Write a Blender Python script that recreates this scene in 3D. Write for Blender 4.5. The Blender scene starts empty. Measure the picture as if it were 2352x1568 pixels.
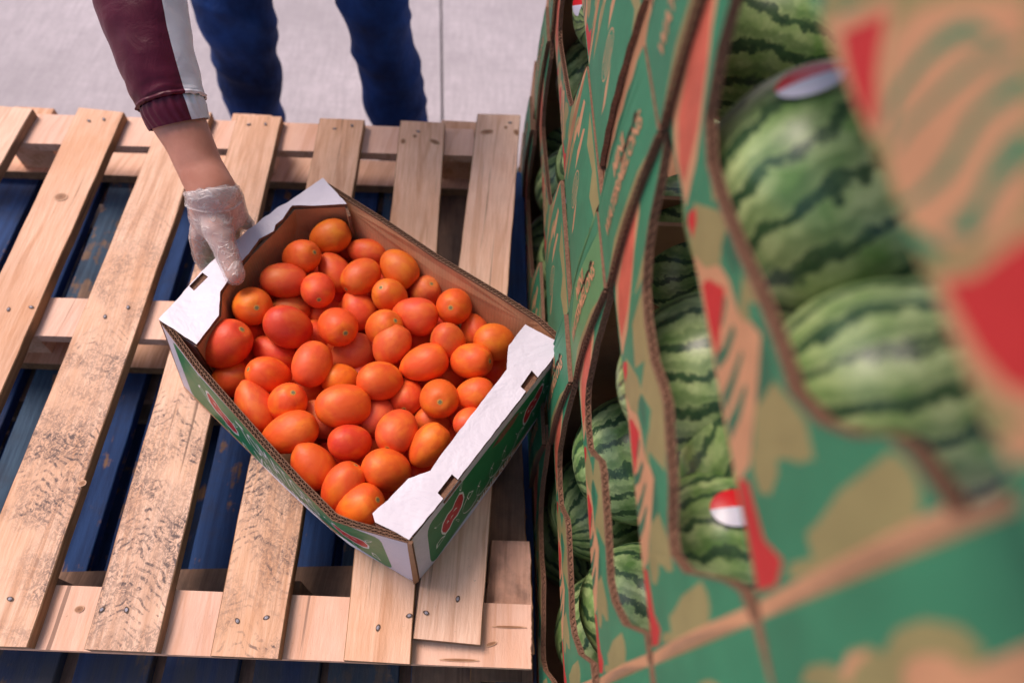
import bpy, bmesh, math, random
from mathutils import Vector, Matrix, noise
from mathutils.geometry import delaunay_2d_cdt
random.seed(7)
R = math.radians
S = bpy.context.scene
COL = S.collection

# ------------------------------------------------------------------ camera
EYE = Vector((0, 0, 0.90))
ROT = Matrix(((0.997, -0.031, -0.0712), (-0.0103, 0.8556, -0.5176), (0.077, 0.5167, 0.8527)))
FPX = 1551.0
cd = bpy.data.cameras.new('camera'); cam = bpy.data.objects.new('camera', cd); COL.objects.link(cam)
cd.sensor_width = 36; cd.lens = 36 * FPX / 2352; cd.clip_start = 0.01; cd.clip_end = 500
m4 = ROT.to_4x4(); m4.translation = EYE; cam.matrix_world = m4
cd.dof.use_dof = True; cd.dof.focus_distance = 0.83; cd.dof.aperture_fstop = 2.6
S.camera = cam
# ------------------------------------------------------------------ light: open shade, cool soft daylight from the far left
w = bpy.data.worlds.new('World'); S.world = w; w.use_nodes = True
nt = w.node_tree; bg = nt.nodes['Background']; sky = nt.nodes.new('ShaderNodeTexSky')
sky.sky_type = 'NISHITA'; sky.sun_disc = False; sky.sun_elevation = R(57); sky.sun_rotation = R(-50)
sky.air_density = 1.0; sky.dust_density = 3.0; sky.ozone_density = 1.0
nt.links.new(sky.outputs[0], bg.inputs[0]); bg.inputs[1].default_value = 0.105
sl = bpy.data.lights.new('sun', 'SUN'); sl.energy = 2.15; sl.angle = R(26); sl.color = (1.0, 0.82, 0.72)
so = bpy.data.objects.new('sun', sl); COL.objects.link(so)
so.rotation_euler = Vector((-math.sin(R(50)) * math.cos(R(57)), math.cos(R(50)) * math.cos(R(57)), math.sin(R(57)))).to_track_quat('Z', 'Y').to_euler()
S.view_settings.view_transform = 'Standard'; S.view_settings.look = 'None'; S.view_settings.gamma = 1
S.view_settings.use_curve_mapping = False; S.view_settings.exposure = 0.5
S.cycles.max_bounces = 6; S.cycles.transparent_max_bounces = 8

# ------------------------------------------------------------------ helpers
def ray(px, py): return ROT @ Vector((px - 1176, -(py - 784), -FPX))
def atz(px, py, z):
    d = ray(px, py); return EYE + d * ((z - EYE.z) / d.z)
def aty(px, py, y):
    d = ray(px, py); return EYE + d * (y / d.y)
def atx(px, py, x):
    d = ray(px, py); return EYE + d * (x / d.x)
def atd(px, py, depth): return EYE + ray(px, py) * (depth / FPX)

def tag(o, label=None, cat=None, group=None, kind=None):
    if label: o['label'] = label
    if cat: o['category'] = cat
    if group: o['group'] = group
    if kind: o['kind'] = kind
    return o
def empty(name, loc, label, cat, group=None):
    o = bpy.data.objects.new(name, None); COL.objects.link(o); o.location = loc; o.empty_display_size = .05
    return tag(o, label, cat, group)
def link(name, me, parent=None, mats=(), loc=None):
    o = bpy.data.objects.new(name, me); COL.objects.link(o)
    for m in mats: me.materials.append(m)
    if parent is not None:
        o.parent = parent
        # children are modelled in world space: cancel the parent's offset
        o.matrix_parent_inverse = WI(parent)
    return o
def WI(p):
    m = Matrix.LocRotScale(p.location, p.rotation_euler, p.scale)
    if p.parent: m = p.parent_world @ m if False else (PW[p.parent.name] @ p.matrix_parent_inverse @ m if p.parent.name in PW else m)
    return m.inverted()
PW = {}
def mesh_from(verts, faces, mi=None, smooth=False):
    me = bpy.data.meshes.new('m'); me.from_pydata([tuple(v) for v in verts], [], faces); 
    if mi: me.polygons.foreach_set('material_index', mi)
    if smooth: me.polygons.foreach_set('use_smooth', [True] * len(me.polygons))
    me.update(); return me

# ------------------------------------------------------------------ materials
class N:
    def __init__(s, name):
        s.m = bpy.data.materials.new(name); s.m.use_nodes = True; s.t = s.m.node_tree
        s.b = s.t.nodes['Principled BSDF']; s.tc = None
    def n(s, ty, **kw):
        x = s.t.nodes.new('ShaderNode' + ty)
        for k, v in kw.items():
            if k.startswith('i_'): x.inputs[k[2:].replace('_', ' ')].default_value = v
            else: setattr(x, k, v)
        return x
    def l(s, a, b): s.t.links.new(a, b)
    def obj(s, scale=(1, 1, 1), rnd=True, coord='Object'):
        tc = s.n('TexCoord'); mp = s.n('Mapping'); mp.inputs['Scale'].default_value = scale; s.l(tc.outputs[coord], mp.inputs[0])
        if rnd:
            oi = s.n('ObjectInfo'); ml = s.n('Math', operation='MULTIPLY'); ml.inputs[1].default_value = 37.0
            s.l(oi.outputs['Random'], ml.inputs[0]); cb = s.n('CombineXYZ'); s.l(ml.outputs[0], cb.inputs[2]); s.l(ml.outputs[0], cb.inputs[0])
            s.l(cb.outputs[0], mp.inputs['Location'])
        return mp.outputs[0]
    def noise(s, vec, scale, detail=4, rough=.55, dist=0):
        x = s.n('TexNoise'); x.inputs['Scale'].default_value = scale; x.inputs['Detail'].default_value = detail
        x.inputs['Roughness'].default_value = rough; x.inputs['Distortion'].default_value = dist; s.l(vec, x.inputs['Vector']); return x.outputs['Fac']
    def ramp(s, fac, stops):
        x = s.n('ValToRGB'); e = x.color_ramp.elements
        while len(e) > 1: e.remove(e[-1])
        for i, (p, c) in enumerate(stops):
            q = e[0] if i == 0 else e.new(p)
            q.position = p; q.color = (c if isinstance(c, tuple) else (c, c, c)) + (1,)
        s.l(fac, x.inputs[0]); return x.outputs[0]
    def mix(s, fac, a, b, mode='MIX'):
        x = s.n('Mix', data_type='RGBA', blend_type=mode)
        for v, i in ((fac, 0), (a, 6), (b, 7)):
            if isinstance(v, (int, float)): x.inputs[i].default_value = v
            elif isinstance(v, tuple): x.inputs[i].default_value = v + (1,)
            else: s.l(v, x.inputs[i])
        return x.outputs[2]
    def math(s, op, a, b=None, c=None):
        x = s.n('Math', operation=op)
        for i, v in enumerate((a, b, c)):
            if v is None: continue
            if isinstance(v, (int, float)): x.inputs[i].default_value = v
            else: s.l(v, x.inputs[i])
        return x.outputs[0]
    def col(s, c):
        if isinstance(c, tuple): s.b.inputs['Base Color'].default_value = c + (1,)
        else: s.l(c, s.b.inputs['Base Color'])
    def rough(s, v):
        if isinstance(v, (int, float)): s.b.inputs['Roughness'].default_value = v
        else: s.l(v, s.b.inputs['Roughness'])
    def bump(s, h, strength=.3, dist=.001):
        x = s.n('Bump'); x.inputs['Strength'].default_value = strength; x.inputs['Distance'].default_value = dist
        s.l(h, x.inputs['Height']); s.l(x.outputs[0], s.b.inputs['Normal'])

def wood(name, light, mid, dark, dirt=0.0, paint=None, tread=0.0, worn=.55):
    k = N(name); v = k.obj()
    gr = k.obj((1, .06, 1)); fine = k.noise(gr, 260, 5, .6); grow = k.noise(gr, 42, 3, .5, .6); big = k.noise(v, 5, 4, .6)
    c = k.ramp(fine, [(.3, mid), (.62, light)])
    c = k.mix(k.ramp(grow, [(.52, 0.0), (.6, .55), (.66, 0.0)]), c, dark)
    c = k.mix(k.ramp(big, [(.45, 0.0), (.7, .45)]), c, tuple(x * y for x, y in zip(mid, (.98, .86, .70))))
    c = k.mix(k.ramp(k.noise(k.obj((1, .3, 1)), 7, 5, .7), [(.48, 0.0), (.72, .4)]), c, tuple(x * .62 + .04 for x in mid))
    c = k.mix(k.ramp(k.noise(k.obj((1, .025, 1)), 75, 3, .55), [(.30, .75), (.335, 0.0)]), c, tuple(x * .25 for x in mid))
    oi = k.n('ObjectInfo'); hs = k.n('HueSaturation'); k.l(c, hs.inputs['Color'])
    k.l(k.math('MULTIPLY_ADD', oi.outputs['Random'], .14, .95), hs.inputs['Value']); k.l(k.math('MULTIPLY_ADD', oi.outputs['Random'], -.2, 1.12), hs.inputs['Saturation']); c = hs.outputs[0]
    speck = k.noise(v, 150, 4, .7)
    if tread:
        sp = k.n('SeparateXYZ'); tc = k.n('TexCoord'); k.l(tc.outputs['Object'], sp.inputs[0])
        zig = k.math('ABSOLUTE', k.math('ADD', sp.outputs[0], .008)); wob = k.noise(v, 12, 3, .6)
        ph = k.math('ADD', k.math('MULTIPLY_ADD', sp.outputs[1], 1.0, k.math('MULTIPLY', zig, .75)), k.math('MULTIPLY', wob, .07))
        st = k.math('SINE', k.math('MULTIPLY', ph, 560.0))
        m1 = k.math('MULTIPLY', k.ramp(st, [(.25, 0.0), (.75, 1.0)]), k.ramp(k.noise(v, 7, 3, .6), [(.50, 0.0), (.60, 1.0)]))
        m1 = k.math('MULTIPLY', m1, k.ramp(k.noise(v, 95, 4, .7, .6), [(.46, 0.0), (.60, 1.0)]))
        m2 = k.math('MULTIPLY', k.ramp(k.noise(v, 5.5, 4, .65), [(.43, 0.0), (.58, 1.0)]), k.ramp(k.noise(k.obj((1, .8, 1)), 190, 4, .7, 1.5), [(.42, 0.0), (.56, 1.0)]))
        mm = k.math('MINIMUM', k.math('ADD', k.math('MULTIPLY', m1, .75), k.math('MULTIPLY', m2, .85)), 1.0)
        near = k.math('MINIMUM', k.math('MAXIMUM', k.math('MULTIPLY_ADD', sp.outputs[1], -4.0, 1.1), .12), 1.0)
        c = k.mix(k.math('MULTIPLY', k.math('MULTIPLY', mm, near), tread), c, (.085, .065, .07))
    if dirt:
        c = k.mix(k.math('MULTIPLY', k.ramp(k.noise(v, 11, 5, .65), [(.42, 0.0), (.7, 1.0)]), dirt), c, (.05, .045, .045))
    if paint:
        pw = k.noise(gr, 16, 5, .7); pn = k.math('ADD', k.math('MULTIPLY', pw, .6), k.math('MULTIPLY', k.noise(v, 26, 4, .6), .4))
        pc = k.ramp(k.noise(gr, 120, 4, .6), [(.3, paint[0]), (.7, paint[1])])
        c = k.mix(k.ramp(pn, [(worn, 1.0), (worn + .04, 0.0)]), c, pc)
        c = k.mix(k.ramp(k.noise(v, 7, 5, .7), [(.5, 0.0), (.72, .7)]), c, (.035, .035, .05))
        sg = k.n('SeparateXYZ'); k.l(k.n('TexCoord').outputs['Generated'], sg.inputs[0])
        c = k.mix(k.math('MULTIPLY', k.ramp(sg.outputs[1], [(.04, .9), (.13, 0.0)]), k.ramp(k.noise(gr, 30, 5, .7), [(.4, .45), (.6, 1.0)])), c, (.075, .07, .075))
    k.col(k.mix(k.ramp(speck, [(.68, 0.0), (.74, .5)]), c, (.09, .06, .045)))
    k.rough(.72); k.b.inputs['Specular IOR Level'].default_value = .25
    k.bump(k.math('ADD', k.noise(k.obj((1, .18, 1)), 330, 4, .65), k.math('MULTIPLY', grow, .5)), .75, .0012)
    return k.m
M = {}
M['wood'] = wood('natural_pine', (.85, .545, .40), (.70, .405, .275), (.50, .235, .125), .08)
M['wood_tread'] = wood('pine_with_tyre_marks', (.84, .545, .40), (.69, .405, .27), (.48, .24, .14), .06, tread=.9)
M['wood_pink'] = wood('pink_pine', (.86, .57, .455), (.78, .485, .375), (.66, .35, .235), .03)
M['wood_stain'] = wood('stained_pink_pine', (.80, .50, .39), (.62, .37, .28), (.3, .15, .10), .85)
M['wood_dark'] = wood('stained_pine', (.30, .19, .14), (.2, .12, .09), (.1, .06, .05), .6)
M['wood_edge'] = wood('shaded_sawn_edge', (.40, .23, .13), (.25, .13, .07), (.13, .07, .04), .3)  # plank sides darker than the tops: their shade is put into the colour
M['blue'] = wood('worn_blue_paint', (.34, .2, .13), (.22, .13, .09), (.1, .06, .05), .3, paint=((.009, .032, .12), (.022, .07, .225)), worn=.56)
M['bluegrey'] = wood('faded_blue_paint', (.3, .19, .13), (.2, .13, .1), (.1, .06, .05), .4, paint=((.02, .045, .09), (.06, .115, .19)), worn=.53)
def knotmat():
    k = N('knot'); tc = k.n('TexCoord'); mp = k.n('Mapping'); mp.inputs['Location'].default_value = (-1, -1, 0); mp.inputs['Scale'].default_value = (2, 2, 0); k.l(tc.outputs['Generated'], mp.inputs[0])
    ln = k.n('VectorMath', operation='LENGTH'); k.l(mp.outputs[0], ln.inputs[0]); d = k.math('ADD', ln.outputs['Value'], k.math('MULTIPLY', k.noise(k.obj((1, 1, 1)), 250, 3, .6), .25))
    k.col(k.ramp(d, [(.2, (.20, .085, .04)), (.62, (.34, .16, .08)), (.82, (.30, .13, .065)), (.98, (.60, .35, .22))])); k.rough(.7); return k.m
M['knot'] = knotmat()
def simple(name, c, rough=.6, nz=0, ns=40, spec=.5, bump=0, bs=200, metal=0):
    k = N(name); v = k.obj()
    if nz: k.col(k.mix(k.ramp(k.noise(v, ns, 5, .6), [(.3, 0.0), (.7, 1.0)]), tuple(x * (1 - nz) for x in c), tuple(min(1, x * (1 + nz)) for x in c)))
    else: k.col(c)
    k.rough(rough); k.b.inputs['Specular IOR Level'].default_value = spec; k.b.inputs['Metallic'].default_value = metal
    if bump: k.bump(k.noise(v, bs, 4, .6), bump, .001)
    return k.m
M['nail'] = simple('steel_nail', (.27, .25, .30), .6, .5, 500)
M['nailhole'] = simple('rusty_dent', (.10, .06, .045), .8, .3, 400)
M['kraft'] = None
def kraft(name, a, b, flute=True):
    k = N(name); v = k.obj()
    c = k.mix(k.ramp(k.noise(v, 14, 5, .65), [(.35, 0.0), (.65, 1.0)]), a, b)
    if flute:
        sp = k.n('SeparateXYZ'); k.l(k.n('TexCoord').outputs['Generated'], sp.inputs[0])
        wv = k.n('TexWave', wave_type='BANDS', bands_direction='X'); wv.inputs['Scale'].default_value = 26; wv.inputs['Distortion'].default_value = .3
        k.l(k.n('TexCoord').outputs['Generated'], wv.inputs['Vector'])
        c = k.mix(k.ramp(wv.outputs['Fac'], [(.0, .22), (.12, 0.0)]), c, tuple(x * .55 for x in a)); k.bump(wv.outputs['Fac'], .25, .0006)
    k.col(c); k.rough(.68); k.b.inputs['Specular IOR Level'].default_value = .3; return k.m
M['kraft'] = kraft('brown_cardboard', (.47, .225, .115), (.60, .315, .17))
M['kraft_plain'] = kraft('brown_cardboard_smooth', (.36, .17, .09), (.46, .24, .13), False)
M['edge'] = simple('torn_cardboard_edge', (.19, .10, .065), .85, .35, 350, .2, .6, 500)
M['edge_dark'] = simple('flute_hollow', (.05, .026, .018), .9, .3, 350, .1)
M['white'] = None
def white():
    k = N('white_coated_board'); v = k.obj(); cr = k.noise(k.obj((1, 1, 1)), 9, 5, .6, 1.2)
    k.col(k.mix(k.ramp(k.noise(v, 60, 4, .6), [(.6, 0.0), (.8, .25)]), (.66, .61, .70), (.55, .50, .56))); k.rough(.45)
    k.bump(k.math('ADD', cr, k.math('MULTIPLY', k.noise(v, 45, 3, .6), .25)), .85, .005); return k.m
M['white'] = white()
def prn(name, c, nz=.12, rough=.55):
    k = N(name); v = k.obj(); k.col(k.mix(k.ramp(k.noise(v, 30, 5, .65), [(.3, 0.0), (.7, 1.0)]), tuple(x * (1 - nz) for x in c), tuple(min(1, x * (1 + nz)) for x in c)))
    k.rough(rough); k.b.inputs['Specular IOR Level'].default_value = .35; k.bump(k.noise(v, 24, 4, .6), .25, .002); return k.m
M['green'] = prn('printed_green', (.035, .20, .105)); M['tan'] = prn('printed_olive_tan', (.27, .235, .10)); M['pink'] = prn('bare_kraft_print', (.53, .27, .145))
M['salmon'] = prn('printed_salmon', (.56, .12, .075), .25); M['red'] = prn('printed_red', (.50, .028, .03)); M['dgreen'] = prn('printed_dark_green', (.022, .135, .075)); M['lgreen'] = prn('printed_light_green', (.09, .24, .10))
M['boxgreen'] = prn('box_green', (.018, .20, .075), .1, .4); M['boxred'] = prn('box_red', (.52, .02, .035), .08, .4); M['boxwhite'] = prn('box_white_ink', (.72, .75, .74), .05, .45)
def tomato():
    k = N('tomato_skin'); oi = k.n('ObjectInfo'); v = k.obj((1, 1, 1)); c0 = oi.outputs['Color']
    hs = k.n('HueSaturation'); k.l(c0, hs.inputs['Color']); hs.inputs['Hue'].default_value = .518; hs.inputs['Value'].default_value = 1.1
    c = k.mix(k.ramp(k.noise(v, 1.1, 3, .5, .4), [(.45, 0.0), (.7, .9)]), c0, hs.outputs[0])
    h2 = k.n('HueSaturation'); k.l(c0, h2.inputs['Color']); h2.inputs['Hue'].default_value = .488; h2.inputs['Value'].default_value = .8
    c = k.mix(k.ramp(k.noise(v, 1.6, 3, .5, .8), [(.5, 0.0), (.75, .45)]), c, h2.outputs[0])
    c = k.mix(k.ramp(k.noise(v, 13, 2, .5), [(.72, 0.0), (.76, .6)]), c, (.35, .17, .05))
    k.col(c); k.rough(k.math('MULTIPLY_ADD', k.noise(v, 2, 3, .5), .2, .40)); k.b.inputs['Specular IOR Level'].default_value = .42
    k.b.inputs['Subsurface Weight'].default_value = .12; k.b.inputs['Subsurface Radius'].default_value = (.012, .004, .001); k.b.inputs['Subsurface Scale'].default_value = .6
    k.bump(k.math('ADD', k.noise(v, 1.8, 3, .5), k.math('MULTIPLY', k.noise(v, 40, 2, .5), .02)), .25, .004); return k.m
M['tomato'] = tomato()
M['scar'] = simple('stem_scar', (.20, .18, .09), .8, .6, 900)
M['scar_ring'] = simple('stem_halo', (.62, .27, .05), .45, .2, 400)
def melon():
    k = N('striped_rind'); tc = k.n('TexCoord'); sp = k.n('SeparateXYZ'); k.l(tc.outputs['Object'], sp.inputs[0]); v = k.obj((1, 1, 1)); vs = k.obj((1, 1, .35))
    ang = k.math('ARCTAN2', sp.outputs[1], sp.outputs[0]); nd = k.noise(v, 2.2, 5, .62); n2 = k.noise(v, 9, 4, .65)
    ph = k.math('ADD', k.math('MULTIPLY', ang, 17.0), k.math('MULTIPLY', k.math('SUBTRACT', nd, .5), 9.0))
    ph = k.math('ADD', ph, k.math('MULTIPLY', k.math('SUBTRACT', n2, .5), 2.4)); s = k.math('SINE', ph)
    base = k.ramp(k.noise(v, 2.6, 4, .6), [(.33, (.15, .30, .075)), (.62, (.45, .57, .26))])
    net = k.n('TexVoronoi', feature='DISTANCE_TO_EDGE'); net.inputs['Scale'].default_value = 8; k.l(v, net.inputs['Vector'])
    ph = k.math('ADD', ph, 0.0); base = k.mix(k.ramp(k.math('SINE', k.math('MULTIPLY_ADD', ph, 1.0, 2.2)), [(.4, 0.0), (.95, .55)]), base, (.08, .17, .05)); base = k.mix(k.ramp(net.outputs['Distance'], [(.0, .16), (.08, 0.0)]), base, (.09, .17, .06))
    c = k.mix(k.ramp(k.math('ADD', s, k.math('MULTIPLY', k.math('SUBTRACT', k.noise(v, 24, 4, .7), .5), 1.3)), [(.30, 0.0), (.80, 1.0)]), base, k.ramp(n2, [(.3, (.018, .055, .028)), (.7, (.06, .13, .05))]))
    k.col(c); k.rough(.33); k.bump(k.noise(v, 3, 3, .5), .1, .003); return k.m
M['melon'] = melon()
M['st_red'] = simple('sticker_red', (.72, .012, .02), .3); M['st_white'] = simple('sticker_white', (.70, .70, .85), .3)
def concrete():
    k = N('brushed_concrete'); v = k.obj((1, 1, 1), False); st = k.obj((1, .12, 1), False); s2 = k.obj((.12, 1, 1), False)
    c = k.ramp(k.noise(v, 2.2, 6, .65), [(.32, (.39, .345, .365)), (.66, (.56, .495, .525))])
    c = k.mix(k.ramp(k.noise(st, 90, 4, .6), [(.35, .45), (.62, 0.0)]), c, (.33, .29, .315))
    c = k.mix(k.ramp(k.noise(s2, 60, 4, .6), [(.35, .25), (.6, 0.0)]), c, (.36, .32, .34))
    c = k.mix(k.ramp(k.noise(v, 9, 6, .7), [(.5, 0.0), (.75, .45)]), c, (.30, .26, .285))
    c = k.mix(k.ramp(k.noise(v, 120, 4, .7), [(.35, .35), (.5, 0.0)]), c, (.28, .25, .265))
    k.col(c); k.rough(.85); k.bump(k.noise(st, 160, 4, .6), .4, .002); return k.m
M['concrete'] = concrete()
M['joint'] = simple('joint_sealant', (.16, .14, .15), .9, .3, 60)
def fabric(name, c, c2, rough=.8, wv=900, bs=.3, folds=0):
    k = N(name); v = k.obj(); k.col(k.mix(k.ramp(k.noise(v, 9, 5, .62), [(.36, 0.0), (.66, 1.0)]), c, c2)); k.rough(rough)
    k.b.inputs['Specular IOR Level'].default_value = .3; h = k.noise(v, wv, 3, .6)
    k.bump(k.math('ADD', k.math('MULTIPLY', h, .08), k.math('MULTIPLY', k.noise(v, 34, 3, .5, 1.5), 1.0)), bs, .004); return k.m
M['denim'] = fabric('blue_denim', (.004, .016, .075), (.013, .058, .25), .85, 1200, .6)
M['maroon'] = fabric('maroon_nylon', (.075, .003, .017), (.115, .006, .026), .42, 1500, .35)
M['whitecloth'] = fabric('white_nylon', (.70, .65, .69), (.82, .78, .83), .5, 1500, .3)
M['stitch'] = simple('stitching', (.05, .004, .012), .7)
M['shoe'] = simple('dark_shoe', (.03, .03, .035), .6, .2, 80); M['hair'] = simple('dark_hair', (.03, .018, .012), .6, .3, 300)
def skin():
    k = N('skin'); v = k.obj((1, 1, 1), False); k.col(k.ramp(k.noise(v, 25, 4, .6), [(.35, (.52, .205, .135)), (.65, (.62, .275, .195))])); k.rough(.5)
    k.b.inputs['Subsurface Weight'].default_value = .15; k.b.inputs['Subsurface Radius'].default_value = (.01, .004, .002); k.b.inputs['Subsurface Scale'].default_value = .5
    k.bump(k.math('ADD', k.noise(v, 380, 3, .6), k.noise(v, 40, 3, .5)), .12, .0015); return k.m
M['skin'] = skin()
def glove():
    k = N('thin_vinyl'); v = k.obj((1, 1, 1), False)
    wr = k.noise(v, 38, 2, .45, 1.2); rid = k.ramp(wr, [(.47, 0.0), (.5, 1.0), (.53, 0.0)])
    w2 = k.noise(k.obj((1, .5, 1.4), False), 60, 2, .4, .8); r2 = k.ramp(w2, [(.475, 0.0), (.5, .8), (.525, 0.0)]); rr = k.math('MAXIMUM', rid, r2)
    k.col((.83, .74, .72)); k.rough(.24); k.b.inputs['Specular IOR Level'].default_value = .7
    k.l(k.math('MINIMUM', k.math('ADD', k.ramp(k.noise(v, 24, 3, .5), [(.35, .20), (.65, .55)]), k.math('MULTIPLY', rr, .4)), 1.0), k.b.inputs['Alpha'])
    k.bump(k.math('ADD', rr, k.math('MULTIPLY', wr, 1.5)), .7, .0014); return k.m
M['glove'] = glove()

# ------------------------------------------------------------------ ground
GZ = -0.435
j0, j1 = atz(1013, 0, GZ), atz(1016, 270, GZ); jd = (j0 - j1).normalized()
A0 = j1 - jd * 30; A1 = j1 + jd * 60; side = Vector((jd.y, -jd.x, 0))
def gquad(o, wdt, z=GZ): return None
hw = .0035; gv = []; gf = []
L0, L1 = A0 - side * 40, A1 - side * 40; a0, a1 = A0 - side * hw, A1 - side * hw; b0, b1 = A0 + side * hw, A1 + side * hw; R0, R1 = A0 + side * 40, A1 + side * 40
dn = Vector((0, 0, -.012)); gv = [L0, L1, a1, a0, b0, b1, R1, R0, a0 + dn, a1 + dn, b1 + dn, b0 + dn]
g = link('ground', mesh_from(gv, [(3, 2, 1, 0), (7, 6, 5, 4), (8, 9, 2, 3), (11, 10, 9, 8), (4, 5, 10, 11)], [0, 0, 1, 1, 1]), None, (M['concrete'], M['joint'])); tag(g, kind='structure')

# ------------------------------------------------------------------ planks
def plank(name, parent, c4, z, th, mat, edge=None, seed=0, jag=.0007, seg=28):
    """c4: corner points near-left, near-right, far-right, far-left at the top surface"""
    nl, nr, fr, fl = c4; o = (nl + nr + fr + fl) / 4; d = ((fl + fr) - (nl + nr)).normalized(); x = Vector((d.y, -d.x, 0)); Mx = Matrix((x, d, Vector((0, 0, 1)))).transposed()
    inv = Mx.transposed(); rng = random.Random(seed); vs = []; fs = []; mi = []
    P = [inv @ (p - o) for p in c4]
    ch = .0012
    for i in range(seg + 1):
        t = i / seg; l = P[0].lerp(P[3], t); r = P[1].lerp(P[2], t)
        jl = noise.noise((t * 9, seed * 3.1, 0)) * jag * 1.6 + rng.uniform(-jag, jag) * .6; jr = noise.noise((t * 9, seed * 3.1, 7)) * jag * 1.6 + rng.uniform(-jag, jag) * .6
        warp = noise.noise((t * 1.5, seed * 1.7, 3)) * .0012
        xl, xr = l.x + jl, r.x + jr; yl, yr = l.y, r.y
        vs += [(xl, yl, warp - th), (xl, yl, warp - ch), (xl + ch, yl, warp), (xl * .5 + xr * .5, (yl + yr) / 2, warp + .0003), (xr - ch, yr, warp), (xr, yr, warp - ch), (xr, yr, warp - th)]
    for i in range(seg):
        a = i * 7
        for k, m in ((0, 1), (1, 1), (2, 0), (3, 0), (4, 1), (5, 1)):
            fs.append((a + k, a + k + 7, a + k + 8, a + k + 1)); mi.append(m)
        fs.append((a + 6, a + 13, a + 7, a)); mi.append(1)
    fs.append(tuple(range(7))); mi.append(1); fs.append(tuple(reversed(range(seg * 7, seg * 7 + 7)))); mi.append(1)
    me = mesh_from(vs, fs, mi)
    me.materials.append(mat); me.materials.append(edge or mat)
    ob = bpy.data.objects.new(name, me); COL.objects.link(ob)
    mw = Mx.to_4x4(); mw.translation = o + Vector((0, 0, 0))
    ob.parent = parent; ob.matrix_world = mw; ob.location = o - (parent.location if parent else Vector()); ob.rotation_euler = Mx.to_euler()
    PW[ob.name] = mw
    return ob, mw
def pk(name, parent, px, z, th, mat, edge=None, seed=0, **k):
    return plank(name, parent, [atz(x, y, z) for x, y in px], z, th, mat, edge, seed, **k)
def disc(r, r2=None, n=12, h=.0004):
    r2 = r2 or r; vs = [(r * math.cos(i * 2 * math.pi / n) * (1 + .12 * noise.noise((i, r * 900, 1))), r2 * math.sin(i * 2 * math.pi / n) * (1 + .12 * noise.noise((i, 5, r * 900))), h) for i in range(n)] + [(0, 0, h * 1.6)]
    return vs, [(i, (i + 1) % n, n) for i in range(n)]
nv, nf = disc(.0017, .0022); hv, hf = disc(.0027, .0042, 12, .0002)
nail_me = mesh_from([(x, y, z + .0005) for x, y, z in nv] + hv, nf + [tuple(i + 13 for i in f) for f in hf], [0] * 12 + [1] * 12); nail_me.materials.append(M['nail']); nail_me.materials.append(M['nailhole'])
def on_plank(name, me, pl, px, rot=0, z=0.0008, sc=(1, 1, 1)):
    ob, mw = pl; d = ray(*px); nz = mw.to_3x3() @ Vector((0, 0, 1)); o = mw.translation
    p = EYE + d * ((o - EYE).dot(nz) / d.dot(nz)); q = bpy.data.objects.new(name, me); COL.objects.link(q); q.parent = ob
    lp = mw.inverted() @ p; q.location = (lp.x, lp.y, z); q.rotation_euler = (0, 0, rot); q.scale = sc; return q

TH = .017
pal = empty('wooden_pallet', (-.4, .57, -.144), 'bare pine pallet on top of the blue ones, tyre marks on its slats', 'pallet')
B = {}
deck = [  # far-left, far-right, near-right, near-left in picture space
    ('B0', (-40, 240), (75, 250), (-640, 1483), (-860, 1483), 'wood'),
    ('B1', (180, 247), (285, 258), (-254, 1483), (-408, 1483), 'wood'),
    ('B2', (379, 252), (486, 258), (62, 1485), (-125, 1480), 'wood_tread'),
    ('B3', (545, 265), (648, 268), (357, 1497), (192, 1490), 'wood_tread'),
    ('B4', (735, 272), (837, 276), (643, 1512), (482, 1505), 'wood_tread'),
    ('B5', (920, 278), (1022, 283), (943, 1524), (788, 1515), 'wood'),
    ('B6', (1097, 262), (1196, 265), (1105, 1480), (948, 1465), 'wood')]
for i, (k, fl, fr, nr, nl, mt) in enumerate(deck):
    B[k] = pk('slat', pal, (nl, nr, fr, fl), 0.0, TH, M[mt], M['wood_edge'], 11 + i)
B['Sf'] = pk('stringer_board', pal, ((-320, 318), (1090, 358), (1090, 297), (-240, 250)), -TH - .001, TH, M['wood_pink'], M['wood'], 31)
B['Sm'] = pk('stringer_board', pal, ((-500, 752), (1205, 806), (1205, 717), (-420, 667)), -TH - .001, TH, M['wood_pink'], M['wood'], 32)
B['Sn'] = pk('stringer_board', pal, ((-750, 1458), (1222, 1535), (1222, 1388), (-660, 1310)), -TH - .001, TH, M['wood_pink'], M['wood'], 33)
zb = -.124
B['Bf'] = pk('bottom_board', pal, ((-320, 380), (1090, 436), (1090, 378), (-240, 322)), zb, .02, M['wood'], M['wood_edge'], 34)
B['Bm'] = pk('bottom_board', pal, ((-480, 812), (1195, 880), (1195, 790), (-420, 730)), zb, .02, M['wood'], M['wood_edge'], 35)
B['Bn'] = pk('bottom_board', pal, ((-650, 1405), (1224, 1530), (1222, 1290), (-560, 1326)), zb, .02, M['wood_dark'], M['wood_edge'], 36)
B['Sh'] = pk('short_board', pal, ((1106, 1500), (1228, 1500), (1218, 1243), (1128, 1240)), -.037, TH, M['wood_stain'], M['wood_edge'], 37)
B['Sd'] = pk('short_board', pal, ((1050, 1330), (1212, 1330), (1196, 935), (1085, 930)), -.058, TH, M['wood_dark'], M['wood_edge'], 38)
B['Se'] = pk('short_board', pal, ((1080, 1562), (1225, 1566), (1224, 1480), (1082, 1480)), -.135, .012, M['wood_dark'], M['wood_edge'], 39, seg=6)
def block(parent, x, y, z0, z1, mat, sx=.075, sy=.11, seed=0, rot=0):
    c4 = [Vector((x + a * sx / 2, y + b * sy / 2, z1)) for a, b in ((-1, -1), (1, -1), (1, 1), (-1, 1))]
    return plank('block', parent, c4, z1, z1 - z0, mat, mat, seed, seg=4)
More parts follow.
